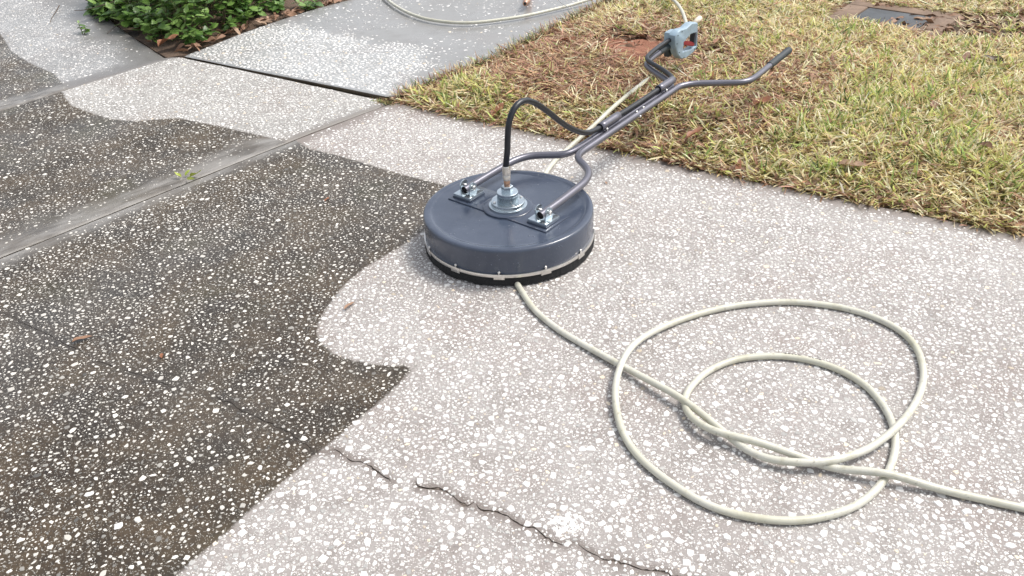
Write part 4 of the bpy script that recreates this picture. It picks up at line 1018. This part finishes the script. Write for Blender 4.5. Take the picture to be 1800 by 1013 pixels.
# hinge brackets
for s_ in (-1, 1):
    br = empty('bracket'); br.parent = sc
    c0 = U * (.1425 * s_) + VH * (-.014) + ZZ * 0
    sharp(link('mounting_pad', bm_mesh('mounting_pad', box_bm(c0 + ZZ * .1215, U, VH, ZZ, .0345, .035, .0035, .001)), M['plastic'], br))
    sharp(link('plate', bm_mesh('plate', box_bm(c0 + ZZ * .1290, U, VH, ZZ, .0330, .0330, .0040, .0008)), M['zinc'], br))
    for e_ in (-1, 1):
        # each ear: an upright lug with a rounded top
        pts = [(-.016, 0), (.016, 0), (.016, .020)] + [(.016 * math.cos(t_), .022 + .014 * math.sin(t_)) for t_ in np.linspace(.2, math.pi - .2, 7)] + [(-.016, .020)]
        b = bmesh.new(); base_ = c0 + ZZ * .1328 + U * (e_ * .0175)
        f0 = [b.verts.new(Vector(base_ + VH * p[0] + ZZ * p[1] - U * .0022)) for p in pts]; f1 = [b.verts.new(Vector(base_ + VH * p[0] + ZZ * p[1] + U * .0022)) for p in pts]
        b.faces.new(f0); b.faces.new(f1[::-1])
        for q in range(len(pts)): b.faces.new((f0[q], f1[q], f1[(q + 1) % len(pts)], f0[(q + 1) % len(pts)]))
        bmesh.ops.recalc_face_normals(b, faces=b.faces[:])
        sharp(link('ear', bm_mesh('ear', b), M['zinc'], br), 40)
    cb = c0 + ZZ * .1535
    link('bolt', tube_mesh('bolt', [cb - U * .0265, cb - U * .026, cb - U * .021, cb - U * .0209, cb + U * .0209, cb + U * .021, cb + U * .0265, cb + U * .027], [.0045, .0075, .0075, .004, .004, .0075, .0075, .005], 6), M['steel'], br)
# fork handle: two bent tubes side by side
TR = .0115
right = [(.1425, -.030), (.1425, .08), (.139, .175), (.134, .214), (.113, .262), (.075, .295), (.030, .325), (.0145, .36), (.0125, .42), (.0125, .70), (.0125, .985), (.018, 1.02), (.048, 1.062), (.11, 1.105), (.18, 1.150), (.203, 1.178), (.210, 1.225), (.207, 1.36), (.203, 1.52)]
left = [(-.1425, -.030), (-.1415, .08), (-.138, .175), (-.134, .212), (-.113, .258), (-.075, .290), (-.030, .320), (-.0145, .355), (-.0125, .42), (-.0125, .70), (-.0125, .975), (-.018, 1.005), (-.048, 1.035), (-.11, 1.072), (-.180, 1.118), (-.206, 1.145), (-.222, 1.20), (-.232, 1.30), (-.236, 1.42)]
def tube_path(pp, smooth=.012): return resample([hp(a2, b2) for a2, b2 in pp], .008, smooth)
tr1 = link('handle_tube', tube_mesh('handle_tube', tube_path(right), TR, 16, False), M['tube'], sc)
tl1 = link('handle_tube', tube_mesh('handle_tube', tube_path(left), TR, 16, False), M['tube'], sc)
for s_ in (-1, 1):
    link('tube_mouth', tube_mesh('tube_mouth', [hp(.1425 * s_, -.026), hp(.1425 * s_, -.023)], TR * .97, 16), M['dark'], sc)
def grip_mesh(p0, p1):
    d = (p1 - p0); ts = np.array([0, .012, .03, .06, .5, .9, .955, .985, 1.0]); rr_ = np.array([.0120, .0142, .0146, .0140, .0138, .0140, .0146, .0125, .004])
    rs = []; cs = []
    for t_, r_ in zip(ts, rr_): cs.append(p0 + d * t_); rs.append(r_)
    return tube_mesh('grip', cs, np.array(rs), 16)
link('grip', grip_mesh(hp(.206, 1.362), hp(.201, 1.560)), M['grip'], tr1)
link('grip', grip_mesh(hp(-.2325, 1.285), hp(-.237, 1.45)), M['grip'], tl1)
for b_ in (.36, .985):
    sharp(link('weld_plate', bm_mesh('weld_plate', box_bm(hp(0, b_ + .012, -.004), U, VV_, NN, .010, .012, .003, .001)), M['tube'], sc))
# saddles that carry the black hose along the left tube
ho = TR + .0130
for b0_, b1_ in ((.512, .626), (.893, 1.000)):
    C = [hp(-.010, t_, ho) for t_ in np.linspace(b0_, b1_, 6)]
    sl_ = link('sleeve', tube_mesh('sleeve', C, .0142, 20, False), M['tube'], sc)
    md = sl_.modifiers.new('wall', 'SOLIDIFY'); md.thickness = .0018; md.offset = -1
for a2, b2, c2 in ((.004, .533, .014), (.0125, .708, .0125), (.0125, .752, .0125), (.006, .925, .014)):
    c_ = hp(a2, b2, c2); link('bolt', tube_mesh('bolt', [c_ - NN * .006, c_ + NN * .002, c_ + NN * .004], [.0052, .0052, .003], 6), M['steel'], sc)
c_ = hp(.022, .712, -.003); link('bolt', tube_mesh('bolt', [c_ - U * .002, c_ + U * .006, c_ + U * .008], [.0048, .0048, .0025], 6), M['steel'], sc)
# whip hose: up from the swivel in an arch, through both saddles, along the left bar to the gun
vpt = lambda b_, z_: HC * np.array([1, 1, 0]) + VH * b_ + ZZ * z_
pts = [np.array([0, 0, .246]), np.array([0, 0, .262]), vpt(.010, .300), vpt(.014, .340), vpt(.024, .385), vpt(.050, .417), vpt(.092, .425), vpt(.145, .401), vpt(.214, .348), vpt(.287, .286), vpt(.365, .233), vpt(.44, .200) - U * .006, hp(-.010, .515, ho), hp(-.010, .57, ho), hp(-.010, .63, ho), hp(-.010, .74, ho - .002), hp(-.010, .90, ho), hp(-.010, .985, ho), hp(-.030, 1.025, ho), hp(-.10, 1.072, .026), hp(-.172, 1.112, .026), hp(-.205, 1.145, .027), hp(-.218, 1.20, .028), hp(-.226, 1.29, .030), hp(-.226, 1.375, .030)]
link('whip_hose', tube_mesh('whip_hose', resample(pts, .007, .010), .0090, 16), M['rubber'], sc)
# the spray gun: a closed D-shaped guard with its trigger
g0 = HC * np.array([1, 1, 0])
gp = lambda b_, z_, a2: g0 + VH * b_ + U * a2 + ZZ * z_
gun = empty('spray_gun'); gun.parent = sc
outer = [(1.356, .205), (1.354, .240), (1.364, .250), (1.390, .2555), (1.418, .2515), (1.443, .2485), (1.468, .2545), (1.492, .2575), (1.530, .2500), (1.543, .244), (1.549, .200), (1.5545, .141), (1.545, .132), (1.516, .1255), (1.480, .1215), (1.455, .1195), (1.413, .1290), (1.379, .160)]
inner = [(1.432, .190), (1.441, .1985), (1.453, .205), (1.466, .2105), (1.483, .2140), (1.500, .2130), (1.515, .2110), (1.527, .2090), (1.538, .2065), (1.541, .195), (1.5425, .175), (1.5435, .158), (1.542, .1475), (1.498, .1455), (1.472, .1490), (1.448, .1525), (1.420, .1560), (1.425, .178)]
n = len(outer); th_ = .017
def gring(poly, a2, ins=0.0):
    cx = np.mean(outer, 0); return [gp(p[0], p[1], a2) for p in poly]
cen = np.array([1.46, .19])
shrink = lambda poly, f: [(cen[0] + (p[0] - cen[0]) * f, cen[1] + (p[1] - cen[1]) * f) for p in poly]
rings_ = [(shrink(outer, .955), -.197), (outer, -.2005), (outer, -.2275), (shrink(outer, .955), -.2310), (shrink(inner, 1.04), -.2310), (inner, -.2285), (inner, -.1995), (shrink(inner, 1.04), -.197)]
V = np.array([gp(p[0], p[1], a2) for poly, a2 in rings_ for p in poly]); m_ = len(rings_)
F = [[r_ * n + i, r_ * n + (i + 1) % n, ((r_ + 1) % m_) * n + (i + 1) % n, ((r_ + 1) % m_) * n + i] for r_ in range(m_) for i in range(n)]
sharp(link('gun_body', mesh_np('gun_body', V, [np.array(F)]), M['gun'], gun), 40)
# clamp housing on the tube side and handle pad
sharp(link('clamp_housing', bm_mesh('clamp_housing', box_bm(gp(1.392, .212, -.232), VH, U, ZZ, .030, .026, .034, .010)), M['gun'], gun), 40)
sharp(link('grip_pad', bm_mesh('grip_pad', box_bm(gp(1.5375, .178, -.2170), VH, U, ZZ, .0038, .0100, .026, .003)), M['grip'], gun))
sharp(link('lower_clamp', bm_mesh('lower_clamp', box_bm(gp(1.392, .172, -.248), VH, U, ZZ, .016, .012, .034, .006)), M['grip'], gun))
tv = [(1.424, .200), (1.436, .200), (1.455, .192), (1.500, .178), (1.522, .166), (1.527, .158), (1.516, .154), (1.490, .162), (1.440, .180), (1.424, .182)]
b = bmesh.new(); f0 = [b.verts.new(Vector(gp(p[0], p[1], -.196))) for p in tv]; f1 = [b.verts.new(Vector(gp(p[0], p[1], -.216))) for p in tv]
b.faces.new(f0); b.faces.new(f1[::-1])
for q in range(len(tv)): b.faces.new((f0[q], f1[q], f1[(q + 1) % len(tv)], f0[(q + 1) % len(tv)]))
bmesh.ops.recalc_face_normals(b, faces=b.faces[:]); bmesh.ops.bevel(b, geom=b.edges[:], offset=.002, segments=2, affect='EDGES')
sharp(link('trigger', bm_mesh('trigger', b), M['red'], gun))
link('safety_catch', tube_mesh('safety_catch', [gp(1.440, .212, -.206), gp(1.455, .205, -.208), gp(1.470, .197, -.214)], .0065, 8), M['ivory'], gun)
link('valve_pin', tube_mesh('valve_pin', [gp(1.436, .180, -.206), gp(1.432, .166, -.206), gp(1.424, .156, -.206)], .0035, 8), M['brass'], gun)
link('inlet', tube_mesh('inlet', [gp(1.535, .243, -.214), gp(1.553, .246, -.214), gp(1.556, .246, -.214), gp(1.590, .251, -.214)], [.009, .009, .0115, .0115], 12), M['ivory'], gun)
for b2, z2 in ((1.372, .238), (1.368, .205), (1.405, .245), (1.438, .128), (1.392, .162), (1.530, .138)):
    link('screw', tube_mesh('screw', [gp(b2, z2, -.199), gp(b2, z2, -.1962)], [.0032, .0028], 8), M['dark'], gun)
